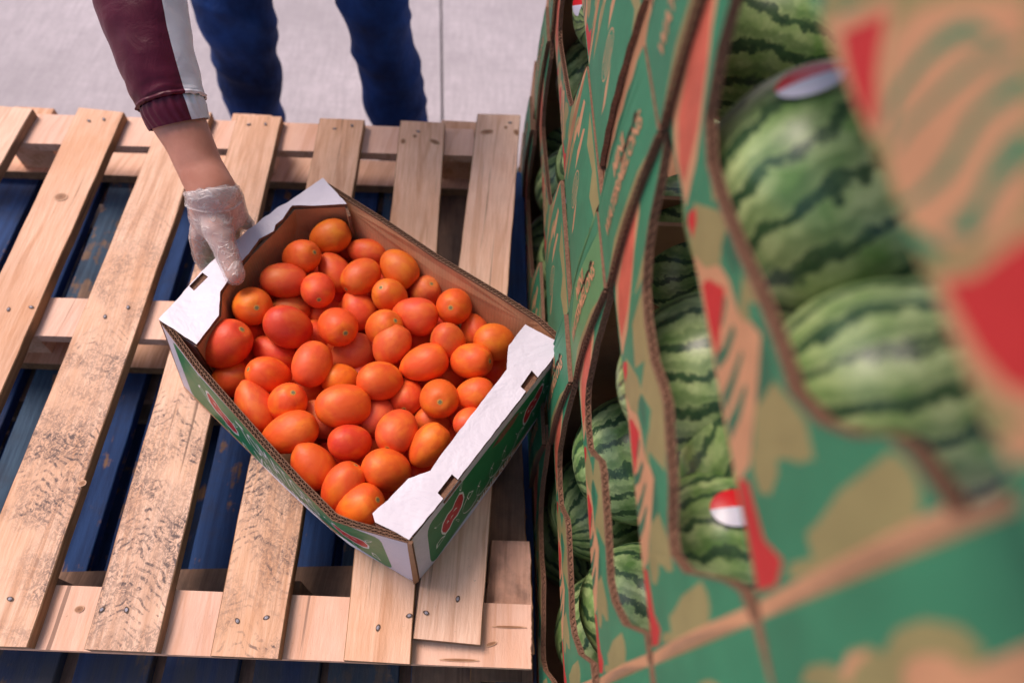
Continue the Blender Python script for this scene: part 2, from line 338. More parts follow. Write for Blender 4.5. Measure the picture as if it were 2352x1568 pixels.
rows = [(atz(0, 1440, -.036), atz(1180, 1465, -.036)), (atz(0, 735, -.036), atz(1160, 770, -.036)), (atz(50, 300, -.036), atz(1055, 330, -.036))]
for a, b in rows:
    for t in ((a.x, a.y), ((a.x + b.x) / 2, (a.y + b.y) / 2), (b.x, b.y)):
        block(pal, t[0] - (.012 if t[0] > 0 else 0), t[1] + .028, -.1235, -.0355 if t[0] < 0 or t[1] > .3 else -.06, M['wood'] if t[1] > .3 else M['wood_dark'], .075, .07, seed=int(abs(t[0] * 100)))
NP = [('B1', (204.7, 278.6)), ('B1', (239, 275)), ('B3', (571.5, 287)), ('B3', (610, 286)), ('B4', (769, 297)), ('B5', (960.8, 303.5)), ('B4', (808.7, 290)), ('B6', (1171.7, 283)), ('B1', (20.5, 711)), ('B1', (72.5, 706)), ('B2', (242, 727.7)), ('B2', (294.7, 706.5)), ('B2', (24.6, 1375)), ('B3', (235, 1399.5)), ('B3', (291.6, 1400)), ('B4', (546, 1425.5)), ('B4', (612.5, 1418)), ('B5', (868.5, 1441)), ('B5', (940, 1413.5)), ('B6', (979, 1407)), ('B6', (1051.4, 1375))]
for k, p in NP: on_plank('nail', nail_me, B[k], p, random.random() * 3, .001)
for i, (k, p, a, b, ro) in enumerate([('B1', (140, 453), .013, .011, 0), ('B5', (953, 314), .005, .006, 0), ('B5', (998, 327), .015, .007, -.5), ('B5', (926, 326), .006, .009, 0), ('B6', (1118, 303.6), .016, .0075, .3), ('B6', (1161.5, 294), .004, .005, 0), ('B6', (1186, 305), .007, .010, .3), ('Sn', (183, 1398), .007, .005, .2), ('Sn', (1055, 1515), .030, .0022, 0), ('Sn', (1170, 1439), .027, .0018, 0), ('Sn', (1128, 1478), .009, .003, .3), ('B2', (190, 1110), .006, .005, .4)]):
    v, f = disc(a * .85, b * .85, 16, .0003); me = mesh_from(v, f); me.materials.append(M['knot']); on_plank('knot', me, B[k], p, ro, .0009)

def blue_pallet(label, ztop, name='blue_pallet'):
    p = empty(name, (-.4, .57, ztop - .144), label, 'pallet', 'blue pallets stacked under the bare one')
    iv = [(-860, -690), (-640, -500), (-440, -290), (-230, -90), (-60, 30), (62, 232), (270, 425), (455, 605), (640, 775), (794, 940), (965, 1110), (1140, 1225)]
    for i, (a, b) in enumerate(iv):
        def xat(x, y): return 1145 + (x - 1145) * (y + 1780) / 2980
        mt = M['blue'] if i not in (0, 9) else M['bluegrey']
        if i == 4: mt = M['bluegrey']
        if i >= 9: mt = M['bluegrey'] if i == 9 else M['wood_dark'] if i == 10 else M['blue']
        # same planks as seen, carried to this pallet's height
        c4 = []
        for x, y, yy in ((a, 1570, .06), (b, 1570, .06), (b, 330, 1.06), (a, 330, 1.06)):
            q = atz(xat(x, 1200), 1200, -.145); x0 = q.x; c4.append(Vector((x0 + (yy - q.y) * .0, yy + noise.noise((i, yy * 9, 1)) * .012, ztop)))
        plank('slat', p, c4, ztop, .018, mt, M['blue'], 50 + i)
    for y in (.13, .57, 1.01):
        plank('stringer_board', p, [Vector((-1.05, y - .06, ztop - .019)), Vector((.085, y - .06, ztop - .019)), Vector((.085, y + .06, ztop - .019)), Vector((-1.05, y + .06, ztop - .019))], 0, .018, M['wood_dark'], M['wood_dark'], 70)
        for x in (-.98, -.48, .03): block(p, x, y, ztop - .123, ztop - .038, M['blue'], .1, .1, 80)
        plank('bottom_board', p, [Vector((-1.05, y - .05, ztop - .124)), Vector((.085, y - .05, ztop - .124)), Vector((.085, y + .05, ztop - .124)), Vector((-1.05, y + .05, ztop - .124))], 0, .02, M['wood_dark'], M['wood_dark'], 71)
    return p
blue_pallet('worn blue painted pallet directly under the bare pine pallet', -.1455)
blue_pallet('lowest pallet of the stack, blue paint, standing on the concrete', -.290)

# ------------------------------------------------------------------ sheets of board with flat print
def inside(p, poly):
    x, y = p; r = False; j = len(poly) - 1
    for i in range(len(poly)):
        xi, yi = poly[i]; xj, yj = poly[j]
        if (yi > y) != (yj > y) and x < (xj - xi) * (y - yi) / (yj - yi + 1e-12) + xi: r = not r
        j = i
    return r
def sheet(name, parent, outline, fmap, th, mats, prints=(), holes=(), grid=None, local=False):
    """outline in (u,v); fmap(u,v,d) -> 3-D, d = depth into the sheet; mats[0] front, [1] back, [2] edge, prints = (material number, polygon)"""
    V = []; Eg = []; 
    for poly in [outline] + [q for _m, q in prints] + list(holes):
        b = len(V); V += [Vector(p) for p in poly]; Eg += [(b + i, b + (i + 1) % len(poly)) for i in range(len(poly))]
    if grid:
        us = [p[0] for p in outline]; vv = [p[1] for p in outline]; nu, nv = grid
        for i in range(1, nu):
            for j in range(1, nv):
                p = (min(us) + (max(us) - min(us)) * i / nu, min(vv) + (max(vv) - min(vv)) * j / nv)
                if inside(p, outline): V.append(Vector(p))
    r = delaunay_2d_cdt(V, Eg, [], 0, 1e-5); P = [tuple(v) for v in r[0]]; T = []; mi = []
    for t in r[2]:
        c = (sum(P[i][0] for i in t) / len(t), sum(P[i][1] for i in t) / len(t))
        if not inside(c, outline) or any(inside(c, h) for h in holes): continue
        m = 0
        for pm, q in prints:
            if inside(c, q): m = pm
        T.append(tuple(t)); mi.append(m)
    n = len(P); vs = [fmap(u, v, 0) for u, v in P] + [fmap(u, v, th) for u, v in P]
    fs = list(T) + [tuple(i + n for i in reversed(t)) for t in T]; ms = mi + [1] * len(T)
    cnt = {}
    for t in T:
        for a, b in zip(t, t[1:] + t[:1]): cnt[(a, b)] = 1
    for a, b in list(cnt):
        if (b, a) not in cnt: fs.append((b, a, a + n, b + n)); ms.append(2)
    me = mesh_from(vs, fs, ms)
    if local:
        me.materials.clear(); [me.materials.append(m) for m in mats]; return me
    return link(name, me, parent, mats)
def flutes(name, parent, path, nrm, up, t=.006, pitch=.0065, h=.0022, plies=1, ret=False):
    """corrugated edge: liners and a wavy medium standing just proud of the cut edge"""
    vs = []; fs = []; ms = []
    def strip(pts, m, w=.0004):
        for a, b in zip(pts, pts[1:]):
            i = len(vs); d = (b - a); q = d.cross(up).normalized() * w
            vs.extend([a + q, b + q, b + q + up * h, a + q + up * h, a - q, b - q, b - q + up * h, a - q + up * h])
            fs.extend([(i, i + 1, i + 2, i + 3), (i + 7, i + 6, i + 5, i + 4), (i + 3, i + 2, i + 6, i + 7)]); ms.extend([m] * 3)
    # resample
    L = 0; S_ = [path[0]]
    for a, b in zip(path, path[1:]):
        n = max(1, int((b - a).length / (pitch / 2))); S_ += [a.lerp(b, (i + 1) / n) for i in range(n)]
    for k in range(plies + 1): strip([p + nrm * (t * k / plies) for p in path], 0, .0005)
    for k in range(plies):
        strip([p + nrm * (t * (k + (.12 if (i + k) % 2 else .88)) / plies) for i, p in enumerate(S_)], 0, .0003)
    me = mesh_from(vs, fs, ms); me.materials.append(M['edge'])
    if ret: return me
    return link(name, me, parent)

# ------------------------------------------------------------------ watermelon cartons
HC = .1851; PER = .6275; S0 = -.222; S1 = .4045; V2 = .31; YV1 = .0515
PROF = {'a': [(0, 1), (.017, .99), (.03, .72), (.052, .56), (.07, .51), (.12, .53), (.165, .53), (.178, .50), (.20, .30), (.213, .19), (.238, .16), (.262, .2), (.276, .3), (.292, .62), (.303, .86), (.31, 1)],
        'b': [(0, .96), (.012, .93), (.02, .84), (.035, .56), (.05, .45), (.066, .45), (.09, .52), (.12, .55), (.14, .58), (.155, .56), (.18, .5), (.215, .49), (.24, .52), (.262, .62), (.276, .72), (.29, .86), (.31, 1)],
        'c': [(0, 1), (.001, .77), (.021, .73), (.03, .69), (.037, .6), (.05, .5), (.07, .42), (.09, .41), (.12, .38), (.155, .33), (.19, .29), (.225, .27), (.25, .33), (.268, .5), (.28, .7), (.295, .9), (.31, 1)],
        'd': [(0, 1), (.004, .93), (.014, .74), (.018, .62), (.035, .52), (.07, .44), (.12, .37), (.17, .31), (.21, .26), (.245, .23), (.262, .26), (.274, .4), (.282, .7), (.29, .9), (.31, 1)]}
def onwall(x0, zb, pts, crop):
    oy = {62: 0, 6: 516.8, 7: 1032.5}[crop]; o = []
    for a, b in pts:
        q = atx(1548.1 + .34180 * a, oy + .34180 * b, x0); o.append((q.y - YV1, (q.z - zb) / HC))
    return o
W3 = lambda pts, crop=7: onwall(.135, .5904, pts, crop)
W4 = lambda pts, crop=62: onwall(.112, .7755, pts, crop)
SOLID = [(3, W3([(880, 1567), (950, 1450), (1100, 1430), (1200, 1480), (1250, 1350), (1400, 1310), (1500, 1370), (1600, 1200), (1800, 1130), (2050, 1180), (2200, 1330), (2150, 1600), (1500, 1700)])),
         (4, W3([(1650, 1450), (1750, 1370), (1950, 1370), (2080, 1460), (2080, 1620), (1850, 1700), (1650, 1600)])), (4, W3([(1180, 1500), (1250, 1380), (1400, 1340), (1380, 1400), (1300, 1450), (1250, 1567)])),
         (3, [(-.215, .86), (-.17, .80), (-.15, .9), (-.10, .85), (-.07, .97), (-.215, .97)]),
         (3, W3([(540, 0), (960, -60), (980, 60), (900, 90), (780, 20), (740, 60), (750, 150), (690, 300), (600, 290), (560, 150)])),
         (3, W3([(950, 560), (1050, 470), (1200, 270), (1400, 120), (1560, -10), (1700, 100), (1760, 240), (1750, 480), (1500, 620), (1200, 740), (900, 850), (800, 860), (830, 760), (1000, 720)]))]
PR = SOLID + [  # camouflage and motif, (material slot, polygon) in (s, height share)
    (4, [(-.055, .68), (-.04, .90), (-.03, .88), (-.036, .66)]),
    (4, [(-.0035, .01), (-.0035, .995), (.004, .99), (.004, .01)]),
    (3, W3([(150, -150), (350, -100), (420, 0), (360, 150), (330, 300), (200, 340), (120, 310), (110, 100)], 6)), (3, W3([(480, 560), (520, 300), (560, 650), (620, 700), (740, 1050), (960, 1300), (1020, 1567), (560, 1567), (600, 1000)], 6)),
    (6, W3([(350, 150), (400, 20), (480, 80), (500, 200), (460, 350)], 6)), (6, W3([(600, 600), (660, 700), (720, 900), (730, 1040), (600, 1220), (590, 1080)], 6)),
    (3, [(.245, .62), (.25, .98), (.27, .98), (.262, .6), (.25, .4)]), (3, [(.10, .5), (.13, .30), (.15, .42), (.175, .30), (.19, .42), (.20, .25), (.235, .3), (.24, .5), (.2, .62), (.14, .6)]),
    (4, [(.058, .01), (.06, .12), (.075, .2), (.09, .28), (.105, .35), (.117, .31), (.122, .27), (.132, .25), (.15, .24), (.165, .20), (.18, .08), (.2, .01)]),
    (6, [(.095, .02), (.10, .12), (.108, .22), (.112, .22), (.107, .1), (.105, .02)]), (6, [(.08, .02), (.084, .12), (.092, .2), (.096, .2), (.092, .1), (.09, .02)]),
    (6, [(.12, .02), (.118, .12), (.123, .21), (.129, .2), (.126, .1), (.13, .02)]), (6, [(.14, .03), (.136, .13), (.143, .2), (.15, .18), (.148, .1), (.15, .03)]),
    (7, [(.175, .03), (.171, .09), (.15, .20), (.139, .12), (.126, .04), (.15, .02)]), (7, [(.210, .02), (.212, .09), (.220, .11), (.228, .04), (.225, .01)]),
    (7, [(.008, .02), (.006, .14), (.014, .2), (.026, .12), (.055, .09), (.06, .02)]),
    (4, [(.235, .02), (.242, .2), (.262, .36), (.285, .5), (.3, .62), (.318, .66), (.326, .4), (.315, .08), (.29, .02)]),
    (8, [(.25, .05), (.256, .26), (.275, .42), (.295, .52), (.307, .58), (.309, .35), (.296, .12), (.27, .04)]),
]
PANELPR = [  # solid panel with text on the far side of each opening
    (3, [(.335, .98), (.36, .6), (.385, .98)]),
]
ICON = []
for cy, ch in ((.46, .36),):
    pass
def ell(cx, cy, a, b, n=18, ph=0): return [(cx + a * math.cos(i * 2 * math.pi / n + ph), cy + b * math.sin(i * 2 * math.pi / n + ph)) for i in range(n)]
for c0, off in ((-.13, 0),):
    pass
# line-drawn melon and two slices at the start of each carton (right of the gap)
IX = -.10
PR += [(4, ell(IX, .46, .017, .155)), (0, ell(IX, .46, .0152, .145)),
       (4, [(IX - .03, .20), (IX - .022, .36), (IX - .02, .5), (IX - .030, .42), (IX - .036, .3)]),
       (4, [(IX + .022, .52), (IX + .034, .62), (IX + .036, .8), (IX + .028, .84), (IX + .022, .7)])]
for q in (-.009, -.003, .003, .009): PR.append((4, [(IX + q * 1.1 - .0009, .46 - .12 * (1 - abs(q) * 30)), (IX + q * 1.1 + .0009, .46 - .12 * (1 - abs(q) * 30)), (IX + q * 1.1 + .0009, .46 + .12 * (1 - abs(q) * 30)), (IX + q * 1.1 - .0009, .46 + .12 * (1 - abs(q) * 30))]))
PR4 = [(3, [(.002, .0), (.002, .99), (.3, .99), (.3, .0)]), (0, [(.17, .0), (.16, .3), (.2, .6), (.3, .5), (.3, .0)]), (0, W4([(760, -80), (1060, -80), (1010, 40), (985, 200), (960, 330), (900, 300)])),
    (0, W4([(1500, 0), (1570, 0), (1650, 60), (1800, 90), (1900, 0), (2050, 0), (1900, 130), (1750, 220), (1620, 130)], 6)), (0, W4([(1120, 60), (1330, -10), (1180, 100)])),
    (4, W4([(1030, 150), (1130, 100), (1560, -20), (1480, 250), (1440, 560), (1450, 800), (1430, 920), (1300, 920), (1190, 720), (1120, 460)])),
    (7, W4([(1150, 230), (1250, 180), (1480, 90), (1420, 300), (1385, 500), (1370, 800), (1330, 860), (1240, 680), (1180, 450)])),
    (4, W4([(1500, 250), (1700, 60), (2000, 0), (2500, -20), (2500, 1300), (2300, 1567), (1900, 1700), (1600, 1500), (1470, 1200), (1440, 950), (1450, 650)]))] + [(0, W4(q)) for q in (
    [(1430, 900), (1480, 650), (1650, 420), (1850, 220), (2050, 130), (2200, 180), (2280, 280), (2100, 260), (1950, 300), (1750, 430), (1560, 650), (1480, 850)],
    [(1480, 1000), (1600, 820), (1800, 640), (1950, 500), (2200, 340), (2352, 290), (2500, 300), (2352, 370), (2150, 450), (1950, 600), (1750, 760), (1600, 900), (1530, 1000)],
    [(1500, 1380), (1640, 1300), (1800, 1150), (1950, 950), (2050, 780), (2352, 500), (2500, 480), (2500, 600), (2150, 800), (2050, 960), (1900, 1180), (1700, 1330), (1560, 1400)],
    [(1830, 1567), (1950, 1450), (2100, 1300), (2150, 1150), (2352, 900), (2500, 850), (2500, 1050), (2230, 1250), (2150, 1400), (2050, 1600)])] + [
    (4, W4([(1750, 330), (2040, 290), (2230, 130), (2600, -60), (2600, 1350), (2250, 1230), (2000, 1000), (1850, 700)], 6)), (7, W4([(1820, 390), (2050, 350), (2250, 200), (2400, 100), (2600, 60), (2600, 1200), (2250, 1080), (2050, 850), (1930, 620)], 6)),
    (4, [(-.0035, .01), (-.0035, .995), (.003, .99), (.003, .01)])] + SOLID[:4]
def clip_prints(pr, H):
    return [(m, [(s, r * H) for s, r in q]) for m, q in pr]
def wallmap(x0, yb, zb, off=0):
    def f(u, v, d):
        bul = .004 * math.sin(math.pi * min(1, max(0, (v / HC)))) + .0015 * noise.noise((u * 6, v * 6 + zb * 3, yb))
        return Vector((x0 + off - bul + d, yb + u, zb + v))
    return f
def scallop(u, v0, v1, amp=.0022, n=12, top=True):
    return [(u + (amp if i % 2 else -amp * .3), v0 + (v1 - v0) * i / n) for i in range(n + 1)]
FONT = None
def text_polys(txt, size):
    cu = bpy.data.curves.new('t', 'FONT'); cu.body = txt; cu.size = size; cu.offset = .0006; cu.resolution_u = 2
    o = bpy.data.objects.new('t', cu); COL.objects.link(o); dg = bpy.context.evaluated_depsgraph_get(); dg.update()
    me = bpy.data.meshes.new_from_object(o.evaluated_get(dg)); V = [v.co.copy() for v in me.vertices]; F = [tuple(p.vertices) for p in me.polygons]
    bpy.data.objects.remove(o); bpy.data.meshes.remove(me); return V, F
TX1 = text_polys('WATERMELONS', .0205); TX2 = text_polys('MINI', .0205)
def carton(col, k, label, prof):
    yb = YV1 + PER * col; zb0 = .0351 + HC * k; x0 = {-2: .112, -1: .119, 0: .128, 1: .133, 2: .135, 3: .135, 4: .112}[k] + (0 if col < 2 else -.004)
    H = HC - .003; zb = zb0
    if k == 4: H = HC
    gap = {3: .095, 2: .058, 1: .014, 4: .10}.get(k, .004) if col else 0; S0 = -.222 + gap
    t = empty('watermelon_carton', (x0 + .19, yb + .1, zb), label, 'carton', 'cartons of mini watermelons stacked beside the pallet')
    pf = [(s, r * H) for s, r in PROF[prof]]
    pf[-1] = (V2, H); 
    out = scallop(S0, 0, H) + [(-.03, H)] + pf + [(V2 + .03, H), (V2 + .03, 0)]
    out = [(S0, 0)] + [p for p in out[1:]]
    pr = clip_prints(PR if k < 4 else PR4, H)
    mats = (M['green'], M['kraft_plain'], M['edge'], M['tan'], M['pink'], M['lgreen'], M['dgreen'], M['red'], M['salmon'])
    # keep prints inside the sheet: test is per triangle, so clipping is implicit
    sheet('front_wall', t, list(reversed(out)), wallmap(x0, yb, zb), .0055, mats, pr, grid=(26, 6))
    up = Vector((0, 0, 1))
    f = wallmap(x0, yb, zb)
    if k < 4:
        path = [f(s, v, 0) for s, v in pf]
        flutes('corrugated_edge', t, path, Vector((1, 0, 0)), Vector((0, 0, 1)), .0055, .0075, .002)
    # far solid panel, a second sheet lapped over the wall, its cut edge towards the opening
    out2 = [(V2, 0), (V2 + .001, H)] + [(V2 + .02, H)] + list(reversed(scallop(S1, 0, H)))
    cp = sheet('corner_panel', t, [(a, b) for a, b in reversed(out2)], wallmap(x0, yb, zb, -.0062), .0055, (M['lgreen'] if (k + col) % 3 == 1 else M['green'], M['kraft_plain'], M['edge'], M['tan'], M['pink'], M['green'], M['dgreen']),
          [(3, [(V2 + .001, .0), (V2 + .012, .3 * H), (V2 + .008, .75 * H), (V2 + .001, .9 * H)]), (5, [(V2 + .06, .0), (V2 + .085, .4 * H), (V2 + .07, H), (S1 - .003, H), (S1 - .003, 0)])], grid=(10, 6))
    g2 = wallmap(x0, yb, zb, -.0066)
    flutes('cut_edge', t, [g2(V2, v * H, 0) + Vector((0, 0, 0)) for v in (0.01, .25, .5, .75, .99)], Vector((1, 0, 0)), Vector((0, -1, 0)), .0058, .0075, .0018, 2)
    # lettering runs upwards on the panel
    vs = []; fs = []
    for (V, F), uo, vo, ln in ((TX1, V2 + .040, .15, .133), (TX2, V2 + .064, .43, .038)):
        b = len(vs); wd = max(p.x for p in V); vs += [g2(uo + p.y * 1.15 - .006, (vo * H) + p.x / wd * ln, -.0002) for p in V]; fs += [tuple(i + b for i in q) for q in F]
    if col < 2: link('lettering', mesh_from(vs, fs), t, (M['pink'],))
    # torn slot and lock tab
    sl = [g2(V2 + .052 + .0018 * math.sin(i * 2.3), H * (.84 - .28 * i / 8), -.0004) for i in range(9)]; sr = [p + Vector((0, .0042 + .001 * math.sin(i * 1.7), 0)) for i, p in enumerate(sl)]
    link('torn_slot', mesh_from(sl + sr, [(i, i + 1, i + 10, i + 9) for i in range(8)]), t, (M['edge_dark'],))
    # recessed brown board in the gap between two cartons
    gm = wallmap(x0, yb, zb, .006)
    sheet('end_flap', t, [(S1 - .004, 0), (S1 - .004, H), (.512, H), (.512, 0)], gm, .005, (M['kraft_plain'], M['kraft_plain'], M['edge']), grid=(3, 3))
    # floor, ends and back of the carton
    X0, X1, Y0, Y1 = x0 + .007, x0 + .385, yb + S0 + .006, yb + .392
    def slab(name, a, b):
        vs = [Vector((x, y, z)) for x in (a[0], b[0]) for y in (a[1], b[1]) for z in (a[2], b[2])]
        link(name, mesh_from(vs, [(0, 1, 3, 2), (4, 6, 7, 5), (0, 4, 5, 1), (2, 3, 7, 6), (0, 2, 6, 4), (1, 5, 7, 3)]), t, (M['kraft_plain'],))
    if k < 2: slab('floor', (X0 + (.0 if k == -2 else .14), Y0, zb + .0005), (X1, Y1, zb + .004)); slab('end_wall', (X0, Y0, zb + .0045), (X1, Y0 + .005, zb + H - .001)); slab('end_wall', (X0, Y1 - .005, zb + .0006), (X1, Y1, zb + HC - .0004)); slab('back_wall', (X1 - .005, Y0 + .0055, zb + .0045), (X1, Y1 - .0055, zb + H - .001))
    if k == 4: slab('shade_lid', (X0, Y0, zb + H - .0008), (X1, Y1, zb + H + .004))  # unseen cover, added to keep sky light out of the open stack
    return t
colw = {0: 'near', 1: 'middle', 2: 'far'}
lvl = {-2: 'bottom', -1: 'second', 0: 'third', 1: 'fourth', 2: 'fifth', 3: 'sixth', 4: 'top'}
CL = {(0, 4): 'topmost green camouflage carton, huge and blurred', (0, 3): 'blurred carton with a wavy window over the two largest melons',
      (0, 2): 'carton with two green melons showing, just below the two largest melons', (0, 1): 'carton whose curved edge peaks level with the right corner of the tomato box',
      (0, 0): 'carton in the near column at the height of the tomato box', (0, -1): 'near column carton hidden mostly in shade below the tomato box', (0, -2): 'lowest carton of the near column on the skid'}
for col in (0, 1):
    for k in range(-2, 5 if col == 0 else 4):
        lab = CL.get((col, k)) or {1: '%s carton from the ground in the middle column with line drawn melons', 2: '%s carton from the ground in the column farthest from the lens'}[col] % lvl[k]
        carton(col, k, lab, {0: {3: 'c', 2: 'b', 1: 'a', 0: 'a', -1: 'b', -2: 'a', 4: 'b'}[k], 1: 'd', 2: 'a'}[col])
sk = empty('skid_pallet', (.33, .8, GZ), 'low wooden skid under the watermelon cartons', 'pallet')
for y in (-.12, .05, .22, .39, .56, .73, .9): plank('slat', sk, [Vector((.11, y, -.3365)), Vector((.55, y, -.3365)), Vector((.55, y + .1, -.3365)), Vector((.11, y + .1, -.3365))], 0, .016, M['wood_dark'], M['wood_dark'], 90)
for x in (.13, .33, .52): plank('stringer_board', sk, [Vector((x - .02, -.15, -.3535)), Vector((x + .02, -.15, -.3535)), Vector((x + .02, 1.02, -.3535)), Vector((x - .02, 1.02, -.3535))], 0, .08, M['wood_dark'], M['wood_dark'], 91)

# ------------------------------------------------------------------ watermelons
def melon_mesh(seed, el=1.08):
    bm = bmesh.new(); bmesh.ops.create_uvsphere(bm, u_segments=40, v_segments=28, radius=1)
    for v in bm.verts: v.co *= 1 + .03 * noise.noise(v.co * 1.3 + Vector((seed * 5, 0, 0))); v.co.z *= el
    me = bpy.data.meshes.new('melon'); bm.to_mesh(me); bm.free(); me.polygons.foreach_set('use_smooth', [True] * len(me.polygons)); me.materials.append(M['melon']); return me
MM = [melon_mesh(i, 1.02 + .05 * (i % 3)) for i in range(4)]
camR0 = ROT.col[0].copy()
def add_melon(c, r, rot, label, i, sticker=None):
    o = bpy.data.objects.new('watermelon', MM[i % 4]); COL.objects.link(o); o.location = c; o.scale = (r, r, r); o.rotation_euler = rot
    tag(o, label, 'watermelon', 'mini watermelons in the cartons')
    if sticker:
        d = ray(*sticker).normalized(); oc = EYE - c; b = oc.dot(d); q = oc.dot(oc) - (r * 1.04) ** 2; disc_ = b * b - q
        p = (EYE + d * (-b - math.sqrt(max(0, disc_)))) if disc_ > 0 else c + (EYE - c).normalized() * r
        n = (p - c).normalized(); x = (camR0 - n * camR0.dot(n)).normalized(); y = n.cross(x); vs = []; fs = []; mi = []; K = 6; Nn = 24
        for a in range(K + 1):
            for b_ in range(Nn):
                ra = .0165 * a / K; an = b_ * 2 * math.pi / Nn; w_ = n * r * 1.075 + x * ra * 1.15 * math.cos(an) + y * ra * .9 * math.sin(an); w_ = w_.normalized() * (r * 1.068)
                vs.append(c + w_)
        for a in range(K):
            for b_ in range(Nn):
                b2 = (b_ + 1) % Nn; fs.append((a * Nn + b_, (a + 1) * Nn + b_, (a + 1) * Nn + b2, a * Nn + b2)); mi.append(0 if math.sin((b_ + .5) * 2 * math.pi / Nn) > .1 else 1)
        me = mesh_from(vs, fs, mi, True); s = bpy.data.objects.new('sticker', me); COL.objects.link(s); me.materials.append(M['st_red']); me.materials.append(M['st_white']); s.parent = o
        s.matrix_parent_inverse = Matrix.LocRotScale(c, o.rotation_euler, o.scale).inverted()
    return o
XM = {-2: .205, -1: .212, 0: .223, 1: .227, 2: .231, 3: .231, 4: .21}
def mz(k): return .0351 + HC * k + .005 + .086
rr = random.Random(3)
def rrot(): return (rr.uniform(0, 6), rr.uniform(0, 6), rr.uniform(0, 6))
SPEC = [  # x, y, z of the centre, radius, label, sticker pixel, rotation
    (.225, .296, .594, .085, 'large blurred melon with a red and white oval sticker on its top', (1862, 186), 34),
    (.218, .150, .602, .064, 'big blurred melon beneath the one with the oval sticker', None, 12),
    (.225, .280, .385, .079, 'pale green melon behind the window right of the hanging green strip', None, 14),
    (.215, .139, .372, .062, 'melon with a red and white sticker near the lower edge of its window', (1690, 1165), 8),
    (.225, .313, .112, .083, 'sharp striped melon right of the tomato box', None, 24),
    (.222, .135, .094, .076, 'grey green melon low in the window below the sharp striped one', None, (.6, .9, .2)),
    (.222, .320, -.095, .082, 'dark striped melon in shade under the sharp striped one', None, None), (.222, .14, -.11, .082, 'melon deep in shade near the bottom corner of the pallet', None, None),
    (.212, .31, -.275, .082, 'shaded melon two cartons under the sharp striped one', None, None),
    (.21, .36, .80, .080, 'dark olive melon at the top edge, above the sticker melon', None, (.3, 1.2, .9)),
    tuple(atx(1775, 95, .29)) + (.085, 'dark melon behind and above the large melon with the oval sticker', None, (1.0, .9, .2)),
    tuple(atx(1585, 560, .25)) + (.078, 'dark olive melon in the shade just left of the two largest melons', None, (.8, .3, .2)),
    tuple(atx(1760, 1040, .26)) + (.080, 'dark melon between the window edge and the lower sticker melon', None, (.3, .9, 1.2)),
    tuple(atx(1440, 720, .25)) + (.078, 'very dark melon right of the printed words, above the sharp striped one', None, (.3, .9, 1.2)),
    (.23, 1.006, .136, .080, 'olive melon in the highest far window, brown scratch on its rind', None, (.2, .3, .2)),
    (.225, .83, .10, .080, 'melon low in the highest far window beside the notch', None, None),
    (.21, 1.115, -.074, .076, 'bright green melon with curly stripes, upper of two in a far window', None, (1.2, .4, .2)),
    (.21, .935, -.055, .080, 'pale yellow green melon, lower of two in a far window', (1312, 452), (.4, .3, .9)),
    (.212, .77, -.09, .078, 'melon beside the notch in the far window by the pallet corner', None, None),
    (.205, .95, -.25, .078, 'partly hidden melon in the dark lowest far window', (1237, 425), None), (.205, .78, -.25, .078, 'melon at the near end of the lowest far window', None, None),
    (.228, .95, .31, .08, 'dark melon with a red sticker at the top edge of the picture', (1330, 12), None)]
for i, (x, y, z, r, lab, st, ro) in enumerate(SPEC):
    if isinstance(ro, int):   # long axis of the melon lies across the window
        ro = (ROT.col[0] * math.cos(R(ro)) + ROT.col[1] * math.sin(R(ro)) + ROT.col[2] * .25).to_track_quat('Z', 'Y').to_euler()
    add_melon(Vector((x, y, z)), r, ro or rrot(), lab, i, st)
for k in range(-1, 4):
    for c_, ys in ((0, (.10, .265, .425)), (1, (.74, .9, 1.06))):
        if c_ == 1 and k > 1: continue
        for j, y in enumerate(ys):
            add_melon(Vector((XM[k] + .155, y + .012 * ((j + k) % 2), .0351 + HC * k - .005 + .01 * (j % 2))), .078, rrot(), 'shaded back row melon, %s layer, %s column, %s one from the lens' % (lvl[k], colw[c_], ('first', 'second', 'third')[j]), j + k)

# ------------------------------------------------------------------ tomato box
ZR = .14
bx = empty('tomato_box', (-.12, .45, .002), 'open green and white cardboard box full of plum tomatoes, tilted across the pine pallet', 'box')
def lerpath(P, t):
    L = [0]
    for a, b in zip(P, P[1:]): L.append(L[-1] + (b - a).length)
    x = t * L[-1]
    for i in range(len(P) - 1):
        if x <= L[i + 1] or i == len(P) - 2:
            return P[i].lerp(P[i + 1], (x - L[i]) / max(1e-9, L[i + 1] - L[i]))
def wall(name, top, bot, th, mats, prints=(), holes=(), inward=Vector((0, 0, 0)), grid=(40, 4)):
    """ruled panel between a rim line and a base line; u along 0..1, v down 0..1"""
    LT = sum((b - a).length for a, b in zip(top, top[1:]))
    def f(u, v, d):
        a = lerpath(top, u); b = lerpath(bot, u); p = a.lerp(b, v); a2 = lerpath(top, min(1, u + .01)); a1 = lerpath(top, max(0, u - .01)); n = (a2 - a1).cross(b - a).normalized()
        if n.dot(inward) < 0: n = -n
        return p + n * (d + .0015 * noise.noise(p * 14) * math.sin(math.pi * min(1, max(0, v))))
    def rrn(n_, a, b): return [(a[0] + (b[0] - a[0]) * i / n_, a[1] + (b[1] - a[1]) * i / n_) for i in range(n_)]
    out = rrn(40, (0, 0), (1, 0)) + rrn(6, (1, 0), (1, 1)) + rrn(40, (1, 1), (0, 1)) + rrn(6, (0, 1), (0, 0))
    o = sheet(name, bx, out, f, th, mats, prints, holes, grid)
    return o, f
def Z(pts, z): return [atz(x, y, z) for x, y in pts]
wm = (M['white'], M['kraft'], M['edge'], M['boxgreen'], M['boxred'], M['boxwhite'])
cen = Vector((-.13, .46, 0))
